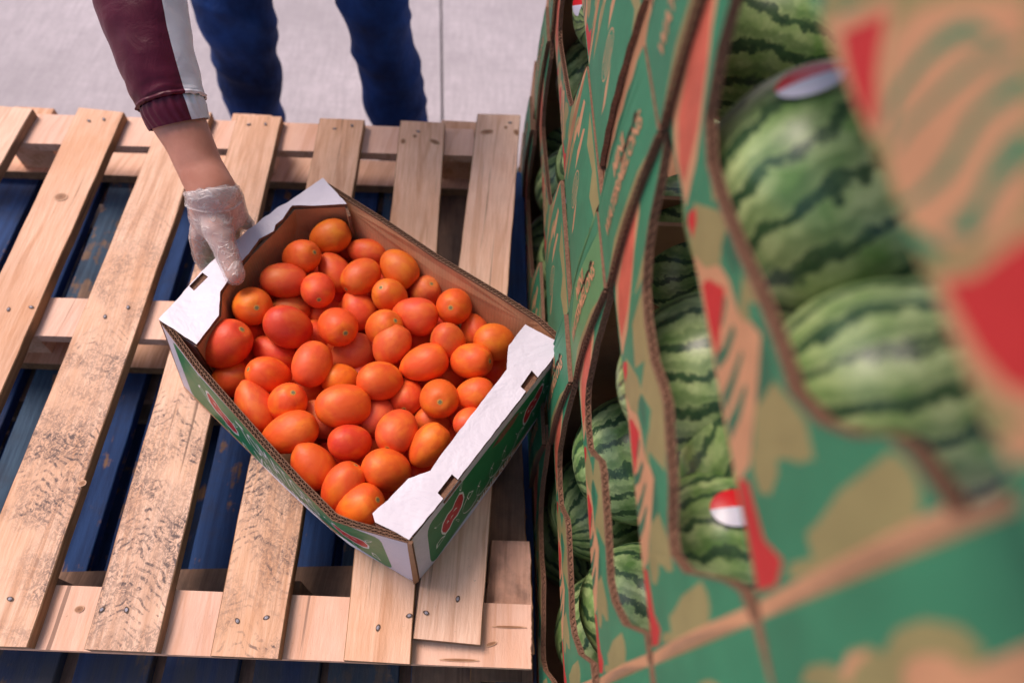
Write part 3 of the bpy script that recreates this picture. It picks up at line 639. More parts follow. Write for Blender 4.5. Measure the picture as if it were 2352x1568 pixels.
# near-left wall, flared outwards with a crease near its front end
lt = Z([(370, 742), (448, 847), (521, 931), (606, 1028), (682, 1112), (764, 1195), (804, 1209), (935, 1246)], ZR)
lb = Z([(425, 893), (490, 957), (575, 1041), (650, 1115), (715, 1176), (768, 1222), (805, 1252), (954, 1338)], .002)
def tomo_print(cx, cy, sx, sy, ang):
    """printed pair of red tomatoes with white outline and leaves"""
    ca, sa = math.cos(ang), math.sin(ang)
    def T(q): return [(cx + (x * ca - y * sa) * sx, cy + (x * sa + y * ca) * sy) for x, y in q]
    out = []
    blob = [(-1, .1), (-.85, .42), (-.5, .5), (-.1, .38), (.2, .5), (.65, .45), (.98, .2), (1.02, -.15), (.8, -.42), (.4, -.4), (.1, -.3), (-.3, -.45), (-.75, -.4), (-.98, -.15)]
    out.append((5, T([(x * 1.1, y * 1.22) for x, y in blob])))
    for (a, b) in ((-1.2, .3), (1.2, .5), (-.9, -.7), (.9, -.65), (.1, .75)):
        q = [(a, b), (a * .9 + .18, b * 1.1 + .25), (a * 1.25 + .1, b * 1.35 + .12), (a * 1.5, b * 1.55), (a * 1.3 - .1, b * 1.1 - .12)]
        out.append((5, T(q))); mx = sum(x for x, _ in q) / 5; my = sum(y for _, y in q) / 5
        out.append((3, T([(mx + (x - mx) * .72, my + (y - my) * .72) for x, y in q])))
    out.append((4, T(blob)))
    out += [(5, T([(-.3, .1), (-.1, .02), (.05, .16), (-.08, .1)])), (5, T([(.05, -.1), (.3, -.05), (.42, .12), (.25, .02)])), (5, T([(-.6, -.05), (-.42, -.12), (-.38, .05)]))]
    return out
def rrect(x0, y0, x1, y1, rx, ry):
    o = []
    for cx, cy, a in ((x1 - rx, y0 + ry, -90), (x1 - rx, y1 - ry, 0), (x0 + rx, y1 - ry, 90), (x0 + rx, y0 + ry, 180)):
        o += [(cx + rx * math.cos(R(a + t)), cy + ry * math.sin(R(a + t))) for t in (0, 30, 60, 90)]
    return o
prL = [(3, rrect(.045, .07, .925, .995, .03, .12))] + tomo_print(.25, .55, .062, .34, .35) + tomo_print(.815, .46, .05, .34, .3)
hl = [(.455, .66), (.47, .6), (.53, .6), (.545, .66), (.53, .72), (.47, .72)]
o, fL = wall('long_side', lt, lb, .0075, wm, prL, (), cen - lt[3], (60, 5))
V, F = text_polys('VINE RIPE', .5); V2_, F2_ = text_polys('TOMATOES', 1)
def put_text(name, V, F, f, u0, u1, v0, v1, mat, flip=False):
    xs = [p.x for p in V]; ys = [p.y for p in V]; a, b, c, d = min(xs), max(xs), min(ys), max(ys)
    vs = [f(u0 + (p.x - a) / (b - a) * (u1 - u0), v1 + (p.y - c) / (d - c) * (v0 - v1), -.0004) for p in V]
    link(name, mesh_from(vs, F), bx, (mat,))
put_text('lettering', V2_, F2_, fL, .36, .70, .2, .62, M['boxwhite']); put_text('lettering', V, F, fL, .38, .68, .72, .93, M['boxwhite'])
inn = [p + ((cen - p).normalized() * .0078 if i in (0, 7) else Vector((.0056, .0052, 0))) for i, p in enumerate(lt)]
flutes('corrugated_rim', bx, [p + Vector((0, 0, .0002)) for p in lt], Vector((.0057, .0053, 0)).normalized(), Vector((0, 0, 1)), .0078, .0062, .003, 2)
# near-right wall below the wide white ledge
rt = Z([(940, 1246), (1020, 1146), (1110, 1028), (1200, 914), (1293, 796)], ZR); rb = Z([(956, 1338), (992, 1297), (1082, 1181), (1167, 1062), (1254, 930)], .002)
prR = [(3, rrect(.09, .12, .965, .99, .035, .16)), (2, [(.50, .22), (.56, .16), (.66, .16), (.70, .22), (.66, .29), (.56, .29)])] + tomo_print(.24, .48, .07, .3, -.3) + tomo_print(.82, .45, .07, .3, -.3)
o, fR = wall('short_side', rt, rb, .006, wm, prR, (), cen - rt[2], (30, 5))
for i in range(4):
    u = .36 + .095 * i; q = [(u + .06 * math.sin(a) , .66 + .16 * math.cos(a)) for a in [j * .45 - 2.6 for j in range(12)]]
    pts = [fR(a, b, -.0004) for a, b in q]; pts2 = [fR(a, b + .018, -.0004) for a, b in q]
    link('line_drawing', mesh_from(pts + pts2, [(j, j + 1, j + 13, j + 12) for j in range(11)]), bx, (M['boxwhite'],))
put_text('lettering', V, F, fR, .40, .70, .86, .96, M['boxwhite'])
# far walls
ft = Z([(745, 418), (880, 502), (1010, 590), (1150, 674), (1240, 732), (1291, 778)], ZR); fb = Z([(786, 612), (905, 690), (1020, 765), (1140, 842), (1210, 890), (1252, 926)], .002)
def shifted(P, d): return [p + d for p in P]
wall('long_side', ft, fb, .0065, (M['white'], M['kraft'], M['edge'], M['boxgreen']), [(3, rrect(.08, .1, .9, .98, .03, .12))], (), cen - ft[2], (40, 5))
flutes('corrugated_rim', bx, ft, (Vector((-.6, -.8, 0))), Vector((0, 0, 1)), .0066, .0062, .0025)
wt = Z([(366, 738), (455, 645), (600, 512), (660, 470), (742, 413)], ZR); wb = Z([(423, 890), (520, 800), (640, 690), (720, 645), (784, 610)], .002)
wall('short_side', wt, wb, .006, (M['white'], M['kraft'], M['edge'], M['boxgreen']), [(3, rrect(.1, .13, .9, .97, .03, .12))], (), cen - wt[2], (24, 5))
bot = [atz(*p, .002) for p in ((425, 893), (575, 1041), (768, 1222), (954, 1338), (1167, 1062), (1252, 928), (1020, 765), (784, 610), (640, 690))]
link('base', mesh_from([p + Vector((0, 0, .001)) for p in bot] + [p + Vector((0, 0, .006)) for p in bot], [tuple(range(9))[::-1], tuple(range(9, 18))] + [(i, (i + 1) % 9, (i + 1) % 9 + 9, i + 9) for i in range(9)]), bx, (M['kraft_plain'],))
# ledges
def ledge(name, px, slots, seed, dark):
    P = [atz(x, y, ZR + .002) for x, y in px]; out = [(p.x, p.y) for p in P]
    # ragged cut edge
    rag = []
    rg = random.Random(seed)
    for i, (a, b) in enumerate(zip(out, out[1:] + out[:1])):
        n = max(1, int(math.hypot(b[0] - a[0], b[1] - a[1]) / .006))
        for j in range(n):
            t = j / n; rag.append((a[0] + (b[0] - a[0]) * t + (rg.uniform(-.0004, .0004) if j else 0), a[1] + (b[1] - a[1]) * t + (rg.uniform(-.0004, .0004) if j else 0)))
    H_ = [[(q.x, q.y) for q in (atz(x, y, ZR + .002) for x, y in s)] for s in slots]
    def f(u, v, d): return Vector((u, v, ZR + .0045 + .0016 * noise.noise((u * 25, v * 25, seed)) - d))
    o = sheet(name, bx, rag, f, .0055, (M['white'], M['kraft_plain'], M['edge']), (), H_, (26, 26))
    for s in slots:
        q = [atz(x, y, ZR - .004) for x, y in s]; c = sum(q, Vector()) / len(q)
        vs = [c + (p - c) * 1.15 for p in q]; link('torn_slot', mesh_from([p for p in vs] + [p + Vector((0, 0, -.003)) for p in vs], [(3, 2, 1, 0), (4, 5, 6, 7), (0, 1, 5, 4), (1, 2, 6, 5), (2, 3, 7, 6), (3, 0, 4, 7)]), bx, (M['edge'],))
        a, b = vs[0], vs[1]; 
    return o
LTi = [(452, 792), (504, 726), (505, 700), (507, 672), (527, 643), (552, 607), (573, 585), (596, 551), (629.7, 532), (633, 519), (650, 506), (657, 495), (671, 475), (690, 474), (723, 475), (740, 474), (797, 471)]
ledge('ledge', [(366, 736)] + LTi + [(742, 411), (655, 470), (640, 472), (628, 488), (610, 500), (598, 516), (580, 528), (566, 534), (540, 553), (520, 575), (461, 621)] if False else
      [(366, 736)] + LTi + [(742, 411), (700, 441), (658, 470), (640, 478), (622, 494), (604, 504), (588, 519), (570, 530), (555, 546), (535, 560), (500, 592), (461, 628), (410, 688)], [[(436, 660), (466, 628), (479, 638), (447, 670)]], 4, True)
BRi = [(1206, 747), (1168, 796), (1165, 822), (1164, 850), (1085, 952), (1008, 1053), (989, 1082), (965, 1090), (938, 1100), (915, 1124), (891, 1150), (868, 1168), (856, 1180), (862, 1200), (900, 1218), (940, 1240)]
ledge('ledge', list(reversed(BRi)) + [(1252, 772), (1294, 794), (1200, 911), (1110, 1026), (1020, 1143)], [[(1005, 1133), (1038, 1090), (1056, 1106), (1022, 1150)], [(1195, 890), (1221, 852), (1235, 868), (1209, 902)]], 9, False)
# inner liners hanging from the ledges
def liner(px, zlow, mats, name='inner_wall', inset=.003):
    t_ = [atz(x, y, ZR - .002) for x, y in px]; t_ = [p + (p - cen).to_2d().normalized().to_3d() * inset for p in t_]
    b_ = [p + Vector((0, 0, zlow - ZR)) for p in t_]
    wall(name, t_, b_, .004, mats, (), (), (cen - t_[len(t_) // 2]), (16, 4))
liner([(452, 794), (506, 727), (508, 674), (575, 588), (633, 530), (676, 480), (797, 474)], .006, (M['kraft'], M['kraft'], M['edge']))
liner([(797, 472), (806, 500)], .006, (M['kraft'], M['kraft'], M['edge']))
liner([(372, 745), (398, 762), (452, 793)], .03, (M['white'], M['kraft'], M['edge']), 'end_fold', 0)
liner([(857, 1184), (862, 1202), (930, 1229)], .03, (M['white'], M['kraft'], M['edge']), 'end_fold', 0)
# crushed front corner: white tape-like wrap and torn seam
cp = [atz(935, 1247, ZR + .002), atz(946, 1250, ZR + .002), atz(962, 1335, .004), atz(950, 1342, .003)]
wall('corner_seam', [cp[0], cp[1]], [cp[3], cp[2]], .004, (M['kraft_plain'], M['kraft_plain'], M['edge']), (), (), Vector((.2, .9, 0)), (3, 8))

# ------------------------------------------------------------------ tomatoes
def tomato_mesh(kind):
    prof = []; n = 22
    for i in range(n + 1):
        t = math.pi * i / n; z = math.cos(t); r = math.sin(t)
        if kind == 0: r *= 1; 
        elif kind == 1: r *= 1 + .10 * z                      # fuller at the stem end
        elif kind == 2: r *= (1 + .16 * z) ; z = z * (1.04 if z < 0 else .95)
        elif kind == 3: r = abs(r) ** .9
        if z > .9: z = .9 + (z - .9) * .3                    # dimple at the stem
        if kind in (2,) and z < -.93: r *= .8; z *= 1.02
        prof.append((r, z))
    vs = []; fs = []; m = 28
    for r, z in prof:
        for j in range(m):
            a = j * 2 * math.pi / m; rib = 1 + (.018 * math.cos(a * 3 + kind) + .012 * math.cos(a * 2 + 2 * kind)) * (1 if kind else .5)
            vs.append((r * rib * math.cos(a), r * rib * math.sin(a), z))
    for i in range(n):
        for j in range(m): fs.append((i * m + j, (i + 1) * m + j, (i + 1) * m + (j + 1) % m, i * m + (j + 1) % m))
    me = mesh_from(vs, fs, None, True); bm = bmesh.new(); bm.from_mesh(me); bmesh.ops.remove_doubles(bm, verts=bm.verts, dist=1e-4); bm.to_mesh(me); bm.free()
    me.materials.append(M['tomato']); return me
TM = [tomato_mesh(i) for i in range(4)]
sv = []; sf = []; sm = []
for ring, (r, h, m_) in enumerate(((.19, .929, 1), (.10, .940, 0), (.03, .932, 0))):
    for j in range(12): rj = r * (1 + (.35 if (j % 2 and ring == 1) else 0)); sv.append((rj * math.cos(j * math.pi / 6), rj * math.sin(j * math.pi / 6), h))
for q in range(2):
    for j in range(12): sf.append((q * 12 + j, q * 12 + (j + 1) % 12, (q + 1) * 12 + (j + 1) % 12, (q + 1) * 12 + j)); sm.append(1 if q == 0 else 0)
sf.append(tuple(range(24, 36))); sm.append(0)
SCAR = mesh_from(sv, sf, sm, True); SCAR.materials.append(M['scar']); SCAR.materials.append(M['scar_ring'])
def c6(x, y): return (344.5 + .41504 * x, 402 + .41504 * y)
def c2(x, y): return (344.5 + .39064 * x, 861.3 + .39064 * y)
O, RO, DR, PA, OR2 = (.80, .112, .016), (.76, .092, .024), (.70, .052, .016), (.75, .14, .05), (.80, .132, .016)
TL = [  # crop, centre, long, short, angle, layer, colour, shape, stem, label
 (6, 998, 340, 215, 178, -20, 0, OR2, 1, None, 'orange tomato at the very top corner of the pile'),
 (6, 835, 455, 235, 172, -22, 0, OR2, 1, (918, 425), 'orange tomato touching the topmost one, stem scar on its right end'),
 (6, 743, 585, 240, 180, 3, 0, RO, 3, None, 'red oval tomato with a brown fleck, nearest to the gloved thumb'),
 (6, 930, 637, 200, 175, 78, 0, RO, 0, (935, 687), 'upright red tomato right of the one nearest to the thumb'),
 (6, 1025, 540, 230, 160, 60, 1, RO, 1, None, 'salmon tomato half hidden behind the glossy orange one'),
 (6, 1205, 432, 215, 150, 15, 1, RO, 1, None, 'salmon tomato lying against the brown far wall, second from the top'),
 (6, 1168, 565, 212, 182, -10, 0, OR2, 3, (1095, 625), 'glossy orange tomato with a bright wet highlight'),
 (6, 1380, 520, 225, 185, 48, 0, OR2, 1, None, 'amber tomato with a glint, leaning on the brown far wall'),
 (6, 1327, 670, 195, 176, 20, 0, OR2, 0, (1287, 632), 'orange tomato below the amber one, scar at its upper left'),
 (6, 1155, 748, 210, 178, 62, 1, RO, 1, None, 'rosy tomato with a bump, left under the scarred orange one'),
 (6, 1525, 645, 195, 160, 20, 1, PA, 0, (1557, 603), 'pale mottled tomato behind the pointed salmon one'),
 (6, 1475, 780, 230, 196, 15, 0, RO, 2, None, 'salmon tomato with a blunt point on its left, under the pale mottled one'),
 (6, 1683, 728, 198, 188, 30, 0, O, 0, (1667, 733), 'round tomato showing its pale stem scar by the far wall'),
 (6, 567, 727, 205, 200, 0, 0, OR2, 0, (587, 733), 'amber orange tomato showing a star shaped stem scar near the left wall'),
 (6, 780, 745, 205, 160, -5, 1, PA, 0, None, 'pale orange tomato peeping out above the deep red one'),
 (6, 765, 840, 255, 212, 28, 0, DR, 3, None, 'deep red tomato, the darkest near the left ledge'),
 (6, 1040, 840, 205, 200, 0, 0, O, 0, (1077, 870), 'round orange tomato in the upper middle, scar low on its right'),
 (6, 965, 775, 210, 160, -20, 2, RO, 0, None, 'shaded tomato between the deep red and the round upper middle one'),
 (6, 1292, 845, 228, 178, -45, 0, O, 1, (1362, 803), 'bright orange tomato with scar at its upper right, left of the pointed salmon one'),
 (6, 1338, 938, 232, 190, -60, 0, RO, 1, None, 'streaky salmon tomato standing on end in the centre right'),
 (6, 1647, 922, 205, 185, 80, 0, RO, 1, None, 'plain salmon tomato below the round one by the far wall'),
 (6, 1800, 862, 180, 150, 70, 1, RO, 2, None, 'tomato with a small tip wedged against the far wall'),
 (6, 1908, 925, 222, 192, 15, 0, OR2, 3, None, 'two tone yellow and red tomato at the right corner by the white ledge'),
 (6, 1780, 1030, 220, 186, 5, 0, O, 3, (1878, 1030), 'orange tomato with a dark rough scar on its right end'),
 (6, 1522, 1040, 265, 190, -18, 0, O, 2, None, 'orange tomato with a sharp dark tip on its left'),
 (6, 1122, 985, 230, 198, -25, 1, PA, 1, None, 'mottled tomato with yellow blisters in the centre'),
 (6, 897, 1045, 250, 200, -70, 0, RO, 3, None, 'coral tomato standing upright, left of the blistered one'),
 (6, 690, 990, 255, 180, 35, 1, DR, 1, None, 'dark red tomato half covered, below the deep red one'),
 (6, 425, 935, 270, 235, -35, 0, RO, 3, (510, 852), 'big red tomato in the left corner, scar on its upper right'),
 (6, 530, 885, 200, 170, 40, 1, RO, 0, None, 'tomato peeking out behind the big one in the left corner'),
 (6, 450, 1130, 240, 190, -35, 1, O, 1, None, 'brownish orange tomato pressed to the flared near wall'),
 (6, 660, 1108, 250, 188, 22, 0, O, 1, (565, 1080), 'orange red tomato with scar at its left, below the coral one'),
 (6, 557, 1300, 300, 200, 66, 0, RO, 2, None, 'long pear shaped red tomato beside the near wall'),
 (6, 762, 1260, 212, 198, 20, 0, O, 0, (790, 1207), 'round tomato with a pale scar on top, right of the pear shaped one'),
 (6, 778, 1427, 310, 215, -20, 0, O, 2, None, 'largest egg shaped tomato with a pointed lower left end'),
 (6, 880, 1195, 210, 190, 20, 2, RO, 0, None, 'shaded tomato under the coral upright one'),
 (6, 925, 905, 220, 190, 20, 2, RO, 0, None, 'shaded red tomato under the round upper middle one'),
 (6, 1072, 1277, 292, 226, -4, 0, O, 3, None, 'largest tomato in the middle, orange on top and red below'),
 (6, 1058, 1140, 205, 180, 20, 1, OR2, 0, None, 'light orange tomato behind the largest middle one'),
 (6, 1273, 1140, 235, 202, 0, 0, O, 3, None, 'smooth orange tomato right above the largest middle one'),
 (6, 945, 1350, 225, 180, 50, 1, PA, 1, None, 'pale tomato between the largest middle and the egg shaped one'),
 (6, 1107, 1480, 226, 188, 5, 0, DR, 3, None, 'red blunt tomato directly below the largest middle one'),
 (6, 1250, 1335, 225, 195, -40, 1, PA, 0, None, 'mottled tomato tucked right of the largest middle one'),
 (6, 1425, 1225, 205, 175, -60, 1, RO, 1, (1408, 1286), 'tomato with scar at its bottom, left of the big scarred round one'),
 (6, 1602, 1238, 212, 206, 0, 0, O, 0, (1604, 1252), 'round tomato with a star scar in its centre near the white ledge'),
 (6, 1800, 1212, 215, 168, -10, 0, O, 1, None, 'orange tomato cut off by the white ledge, lower left of the dark scarred one'),
 (6, 1368, 1417, 245, 212, -65, 0, RO, 1, (1324, 1494), 'egg shaped salmon tomato with its scar at the bottom left'),
 (6, 1560, 1370, 190, 175, 30, 1, RO, 0, None, 'salmon red tomato under the star scarred round one'),
 (6, 1543, 1495, 260, 190, -52, 0, O, 1, None, 'orange tomato slanting towards the white ledge'),
 (6, 1765, 1365, 170, 150, -30, 0, RO, 0, None, 'red orange tomato half under the middle of the white ledge'),
 (6, 1645, 1110, 210, 190, 20, 2, RO, 0, None, 'shaded tomato under the dark scarred one'),
 (6, 1925, 1085, 210, 190, 20, 2, RO, 0, None, 'shaded tomato in the right corner under the white ledge'),
 (6, 1480, 930, 200, 170, 40, 2, RO, 0, None, 'shaded tomato between the two salmon ones at centre right'),
 (6, 1700, 1340, 190, 180, 40, 2, DR, 0, None, 'shaded tomato below the orange one cut off by the ledge'),
 (2, 932, 552, 250, 235, 55, 0, OR2, 2, None, 'amber tomato with a small nipple, against the crease of the near wall'),
 (2, 1132, 655, 300, 215, -58, 0, O, 1, None, 'plain orange tomato behind the lowest one at the front corner'),
 (2, 1390, 557, 275, 232, 15, 0, OR2, 3, None, 'peach and yellow tomato near the front notch of the white ledge'),
 (2, 1230, 768, 305, 238, -32, 0, O, 1, (1350, 728), 'lowest tomato in the front corner of the box'),
 (2, 1065, 490, 200, 180, 20, 2, DR, 0, None, 'shaded red tomato behind the nippled amber one'),
 (2, 1372, 690, 210, 190, 20, 2, RO, 0, None, 'shaded tomato right of the lowest front one'),
 (2, 1570, 600, 200, 180, 20, 2, DR, 0, None, 'shaded tomato under the front notch of the ledge'),
 (2, 1325, 410, 200, 180, 20, 2, RO, 0, None, 'shaded tomato between the red blunt and egg shaped ones'),
 (6, 640, 640, 200, 170, 30, 2, DR, 0, None, 'dark tomato under the one nearest to the thumb'),
 (6, 1080, 410, 190, 160, 30, 2, DR, 0, None, 'dark tomato wedged below the topmost one'),
 (6, 600, 870, 200, 170, 10, 2, DR, 0, None, 'darkest hollow tomato left of the deep red one'),
 (6, 560, 1010, 210, 170, 10, 2, DR, 0, None, 'dark tomato between the big left corner one and the near wall'),
 (6, 660, 1230, 210, 170, 10, 2, DR, 0, None, 'dark tomato under the pear shaped one'),
 (6, 1400, 620, 200, 170, 10, 2, DR, 0, None, 'dark tomato under the amber one by the far wall'),
 (6, 1280, 620, 200, 170, 10, 2, DR, 0, None, 'dark tomato under the glossy orange one'),
 (6, 1600, 840, 200, 170, 10, 2, DR, 0, None, 'dark tomato under the round one by the far wall'),
 (6, 1030, 680, 200, 170, 10, 2, DR, 0, None, 'dark tomato in the gap right of the upright red one'),
 (6, 1210, 1240, 200, 170, 10, 2, DR, 0, None, 'dark tomato under the smooth orange one'),
 (2, 930, 400, 230, 190, 10, 2, DR, 0, None, 'dark tomato under the egg shaped one at the near wall'),
 (2, 1230, 590, 220, 190, 10, 2, DR, 0, None, 'dark tomato between the front three')]
ZL = {0: .108, 1: .083, 2: .052}
T3 = []
camR, camU, camB = ROT.col[0], ROT.col[1], ROT.col[2]
for (cr, x, y, lo, sh, an, lay, colr, kd, stem, lab) in TL:
    cc, k = (c6, .41504) if cr == 6 else (c2, .39064); px = cc(x, y); C = atz(px[0], px[1], ZL[lay] + (.006 * noise.noise((x * .01, y * .01, 2))))
    dp = (EYE - C).dot(camB); sc = dp / FPX * k; rs = sh / 2 * sc * 1.07; rl = max(lo / 2, sh / 2 * 1.24) * sc * 1.07
    if stem:
        dx, dy = stem[0] - x, stem[1] - y; vx, vy = dx / (lo / 2), dy / (lo / 2); q = min(.96, math.hypot(vx, vy)); c_ = math.sqrt(1 - q * q)
        toC = (EYE - C).normalized(); ax = (camR * vx - camU * vy) + toC * c_
    else:
        a = R(an); ratio = lo / sh; s_ = min(.97, .55 + (ratio - 1) * 1.3); ax = (camR * math.cos(a) - camU * math.sin(a)) * s_ - (EYE - C).normalized() * math.sqrt(1 - s_ * s_) * (1 if kd != 2 else .3)
        if kd in (1, 2) and ratio > 1.15: ax = (camR * math.cos(a) - camU * math.sin(a))
    T3.append([C, rs, rl, ax.normalized(), lay, colr, kd, stem, lab, (EYE - C).normalized()])
wallpts = [(f_(i / 60, j / 8, .008), (cen - lt[3]) if f_ is fL else (cen - rt[2])) for f_ in (fL, fR) for i in range(1, 60) for j in range(0, 9)]
for it in range(30):   # let lower fruit sink away until neighbours only touch
    for i in range(len(T3)):
        for j in range(len(T3)):
            if i == j or T3[i][4] < T3[j][4]: continue
            A_, B_ = T3[i], T3[j]; d = A_[0] - B_[0]; need = .93 * (A_[1] + B_[1])
            if d.length < need and (A_[4] > B_[4]) and A_[0].z > .032: A_[0] = A_[0] - A_[9] * min(.002, need - d.length)
filler = []
for i in range(5):
    for j in range(5):
        a_, b_ = (i + .5 + .25 * (j % 2)) / 5.4, (j + .5) / 5
        tp = lt[0].lerp(wt[-1], a_ * .92 + .04); q_ = lt[0] + (lt[-1] - lt[0]) * (.07 + .86 * b_) + (wt[-1] - wt[0]) * (.08 + .84 * a_); filler.append(Vector((q_.x, q_.y, .040)))
for A_ in T3:
    for it in range(3):
        for p, inw in wallpts:
            d = A_[0] - p; L_ = d.length; need = A_[1] * .86
            if L_ < need or (d.dot(inw) < 0 and L_ < need * 1.6):
                A_[0] = A_[0] + inw.normalized() * min(.004, max(.0006, need - L_))
gt = 'plum tomatoes heaped in the box'
for i, C in enumerate(filler):
    o = bpy.data.objects.new('plum_tomato', TM[i % 4]); COL.objects.link(o); o.location = C; o.rotation_euler = (1.2, i, i * 2.1); o.scale = (.030, .030, .037); o.color = (.70, .06, .016, 1)
    tag(o, 'shaded plum tomato at the bottom of the heap', 'tomato', gt)
for i, (C, rs, rl, ax, lay, colr, kd, stem, lab, tc_) in enumerate(T3):
    o = bpy.data.objects.new('plum_tomato', TM[kd]); COL.objects.link(o); o.location = C
    # make the stem end (local +z) point along the axis; spin randomly
    q = ax.to_track_quat('Z', 'Y'); o.rotation_mode = 'QUATERNION'; from mathutils import Quaternion
    o.rotation_quaternion = q @ Quaternion((0, 0, 1), i * 1.7); o.scale = (rs, rs, rl)
    j = .92 + .14 * random.random(); o.color = (min(1, colr[0] * j), colr[1] * (.8 + .4 * random.random()), colr[2], 1)
    tag(o, lab, 'tomato', gt)
    if stem or (kd in (1,) and lay == 0 and i % 2):
        s = bpy.data.objects.new('stem_scar', SCAR); COL.objects.link(s); s.parent = o; s.scale = (.8, .8, 1.0)
    elif lay < 2:
        s = None

# ------------------------------------------------------------------ person
def capsules(chains, voxel, name, parent, mat, disp=None, smooth_it=6):
    bm = bmesh.new()
    for ch in chains:
        for (p, r), (q, s) in zip(ch, ch[1:]):
            b2 = bmesh.new()
            for c, rad in ((p, r), (q, s)): bmesh.ops.create_icosphere(b2, subdivisions=3, radius=rad, matrix=Matrix.Translation(c))
            h = bmesh.ops.convex_hull(b2, input=b2.verts)
            bmesh.ops.delete(b2, geom=[e for e in h['geom_interior'] if isinstance(e, bmesh.types.BMVert)], context='VERTS')
            me = bpy.data.meshes.new('x'); b2.to_mesh(me); b2.free(); bm.from_mesh(me); bpy.data.meshes.remove(me)
    me = bpy.data.meshes.new(name); bm.to_mesh(me); bm.free()
    o = bpy.data.objects.new(name, me); COL.objects.link(o)
    md = o.modifiers.new('r', 'REMESH'); md.mode = 'VOXEL'; md.voxel_size = voxel; md.use_smooth_shade = True
    sm_ = o.modifiers.new('s', 'SMOOTH'); sm_.iterations = smooth_it; sm_.factor = .5
    dg = bpy.context.evaluated_depsgraph_get(); dg.update(); m2 = bpy.data.meshes.new_from_object(o.evaluated_get(dg)); o.modifiers.clear(); o.data = m2; m2.name = name
    if disp:
        nn = [v.normal.copy() for v in m2.vertices]
        for v, n in zip(m2.vertices, nn): v.co += n * disp(v.co)
    m2.polygons.foreach_set('use_smooth', [True] * len(m2.polygons)); m2.materials.clear(); m2.materials.append(mat)
    if parent is not None: o.parent = parent; o.matrix_parent_inverse = Matrix.Translation(parent.location).inverted()
    return o
FY = 1.30
LL = [(aty(542, 15, FY), .080), (aty(562, 130, FY), .070), (aty(590, 262, FY), .063)]; RL = [(aty(862, 15, FY), .074), (aty(888, 130, FY), .069), (aty(914, 262, FY), .073)]
LA = Vector((LL[2][0].x - .005, FY, -.37)); RA = Vector((RL[2][0].x, FY, -.37))
per = empty('person', (-.36, FY, GZ), 'person in maroon and white jacket, blue jeans and a clear glove, gripping the tomato box', 'person')
hipL, hipR = Vector((-.50, 1.42, .44)), Vector((-.27, 1.42, .44)); pel = Vector((-.385, 1.42, .48)); chest = Vector((-.41, 1.24, .74)); neck = Vector((-.41, 1.12, .86)); head = Vector((-.41, 1.03, .93))
shR = Vector((-.58, 1.17, .74)); shL = Vector((-.24, 1.2, .76)); elR = atd(300, -95, .845); wr = atd(487, 436, .885)
fa1, fa2 = atd(436, 330, .875), atd(459, 385, .882); elL = Vector((-.14, 1.28, .52)); wrL = Vector((-.22, 1.1, .42))
K = lambda x, y, d: atd(x, y, d)
thumb = [(K(494, 478, .897), .020), (K(499, 522, .888), .0182), (K(515, 566, .890), .0140), (K(530, 606, .893), .0126), (K(539, 633, .890), .0112)]
index = [(K(478, 500, .925), .018), (K(463, 545, .94), .0145), (K(468, 590, .965), .0125), (K(490, 625, .985), .011)]
middle = [(K(505, 500, .945), .017), (K(498, 545, .955), .0135), (K(492, 575, .965), .0115)]
ring = [(K(525, 490, .95), .015), (K(532, 522, .962), .0125), (K(534, 542, .972), .011)]
little = [(K(535, 470, .935), .0125), (K(552, 500, .95), .0105), (K(567, 516, .96), .009)]
palm = [[(wr, .029), (K(494, 470, .90), .029), (K(497, 505, .915), .028)], [(K(514, 455, .905), .024), (K(530, 490, .93), .020)], [(K(474, 462, .90), .022), (K(470, 500, .912), .0185)], [(K(494, 470, .90), .028), (K(523, 475, .925), .022)]]
hand = palm + [thumb, index, middle, ring, little]
other = [[(wrL, .026), (wrL + Vector((.0, -.07, -.035)), .026)], [(wrL + Vector((-.018, -.05, -.03)), .02), (wrL + Vector((-.016, -.09, -.045)), .018)]]
for i_, (dx_, ln_) in enumerate(((-.030, .058), (-.011, .068), (.008, .062), (.026, .048))):
    a_ = wrL + Vector((dx_, -.085, -.045)); other.append([(a_, .011), (a_ + Vector((0, -ln_ * .5, -.02)), .0095), (a_ + Vector((0, -ln_ * .7, -.02 - ln_ * .45)), .008)])
other.append([(wrL + Vector((-.022, -.03, -.02)), .014), (wrL + Vector((-.050, -.06, -.035)), .011), (wrL + Vector((-.054, -.085, -.055)), .009)])
body = [[(pel, .11), (chest, .12), (neck, .05), (head, .055)], [(head, .075), (head + Vector((0, -.035, .035)), .085), (head + Vector((0, .03, .06)), .08)], [(head + Vector((0, -.12, -.0)), .014), (head + Vector((0, -.10, .03)), .012)],
        [(pel, .1), (hipL, .08), (LL[0][0], .052), (LL[2][0], .04), (LA, .034)], [(pel, .1), (hipR, .08), (RL[0][0], .05), (RL[2][0], .038), (RA, .034)],
        [(chest, .1), (shR, .045), (elR, .036), (atd(400, 260, .87), .034), (fa1, .0302), (fa2, .0292), (wr, .031)], [(chest, .1), (shL, .055), (elL, .04), (wrL, .027)],
        [(LA, .034), (LA + Vector((0, -.12, -.03)), .028)], [(RA, .034), (RA + Vector((0, -.12, -.03)), .028)]] + hand + other
sk_ = capsules(body, .0042, 'body', per, M['skin'], lambda c: .0007 * noise.noise(c * 45), 5)
sk_.name = 'body'
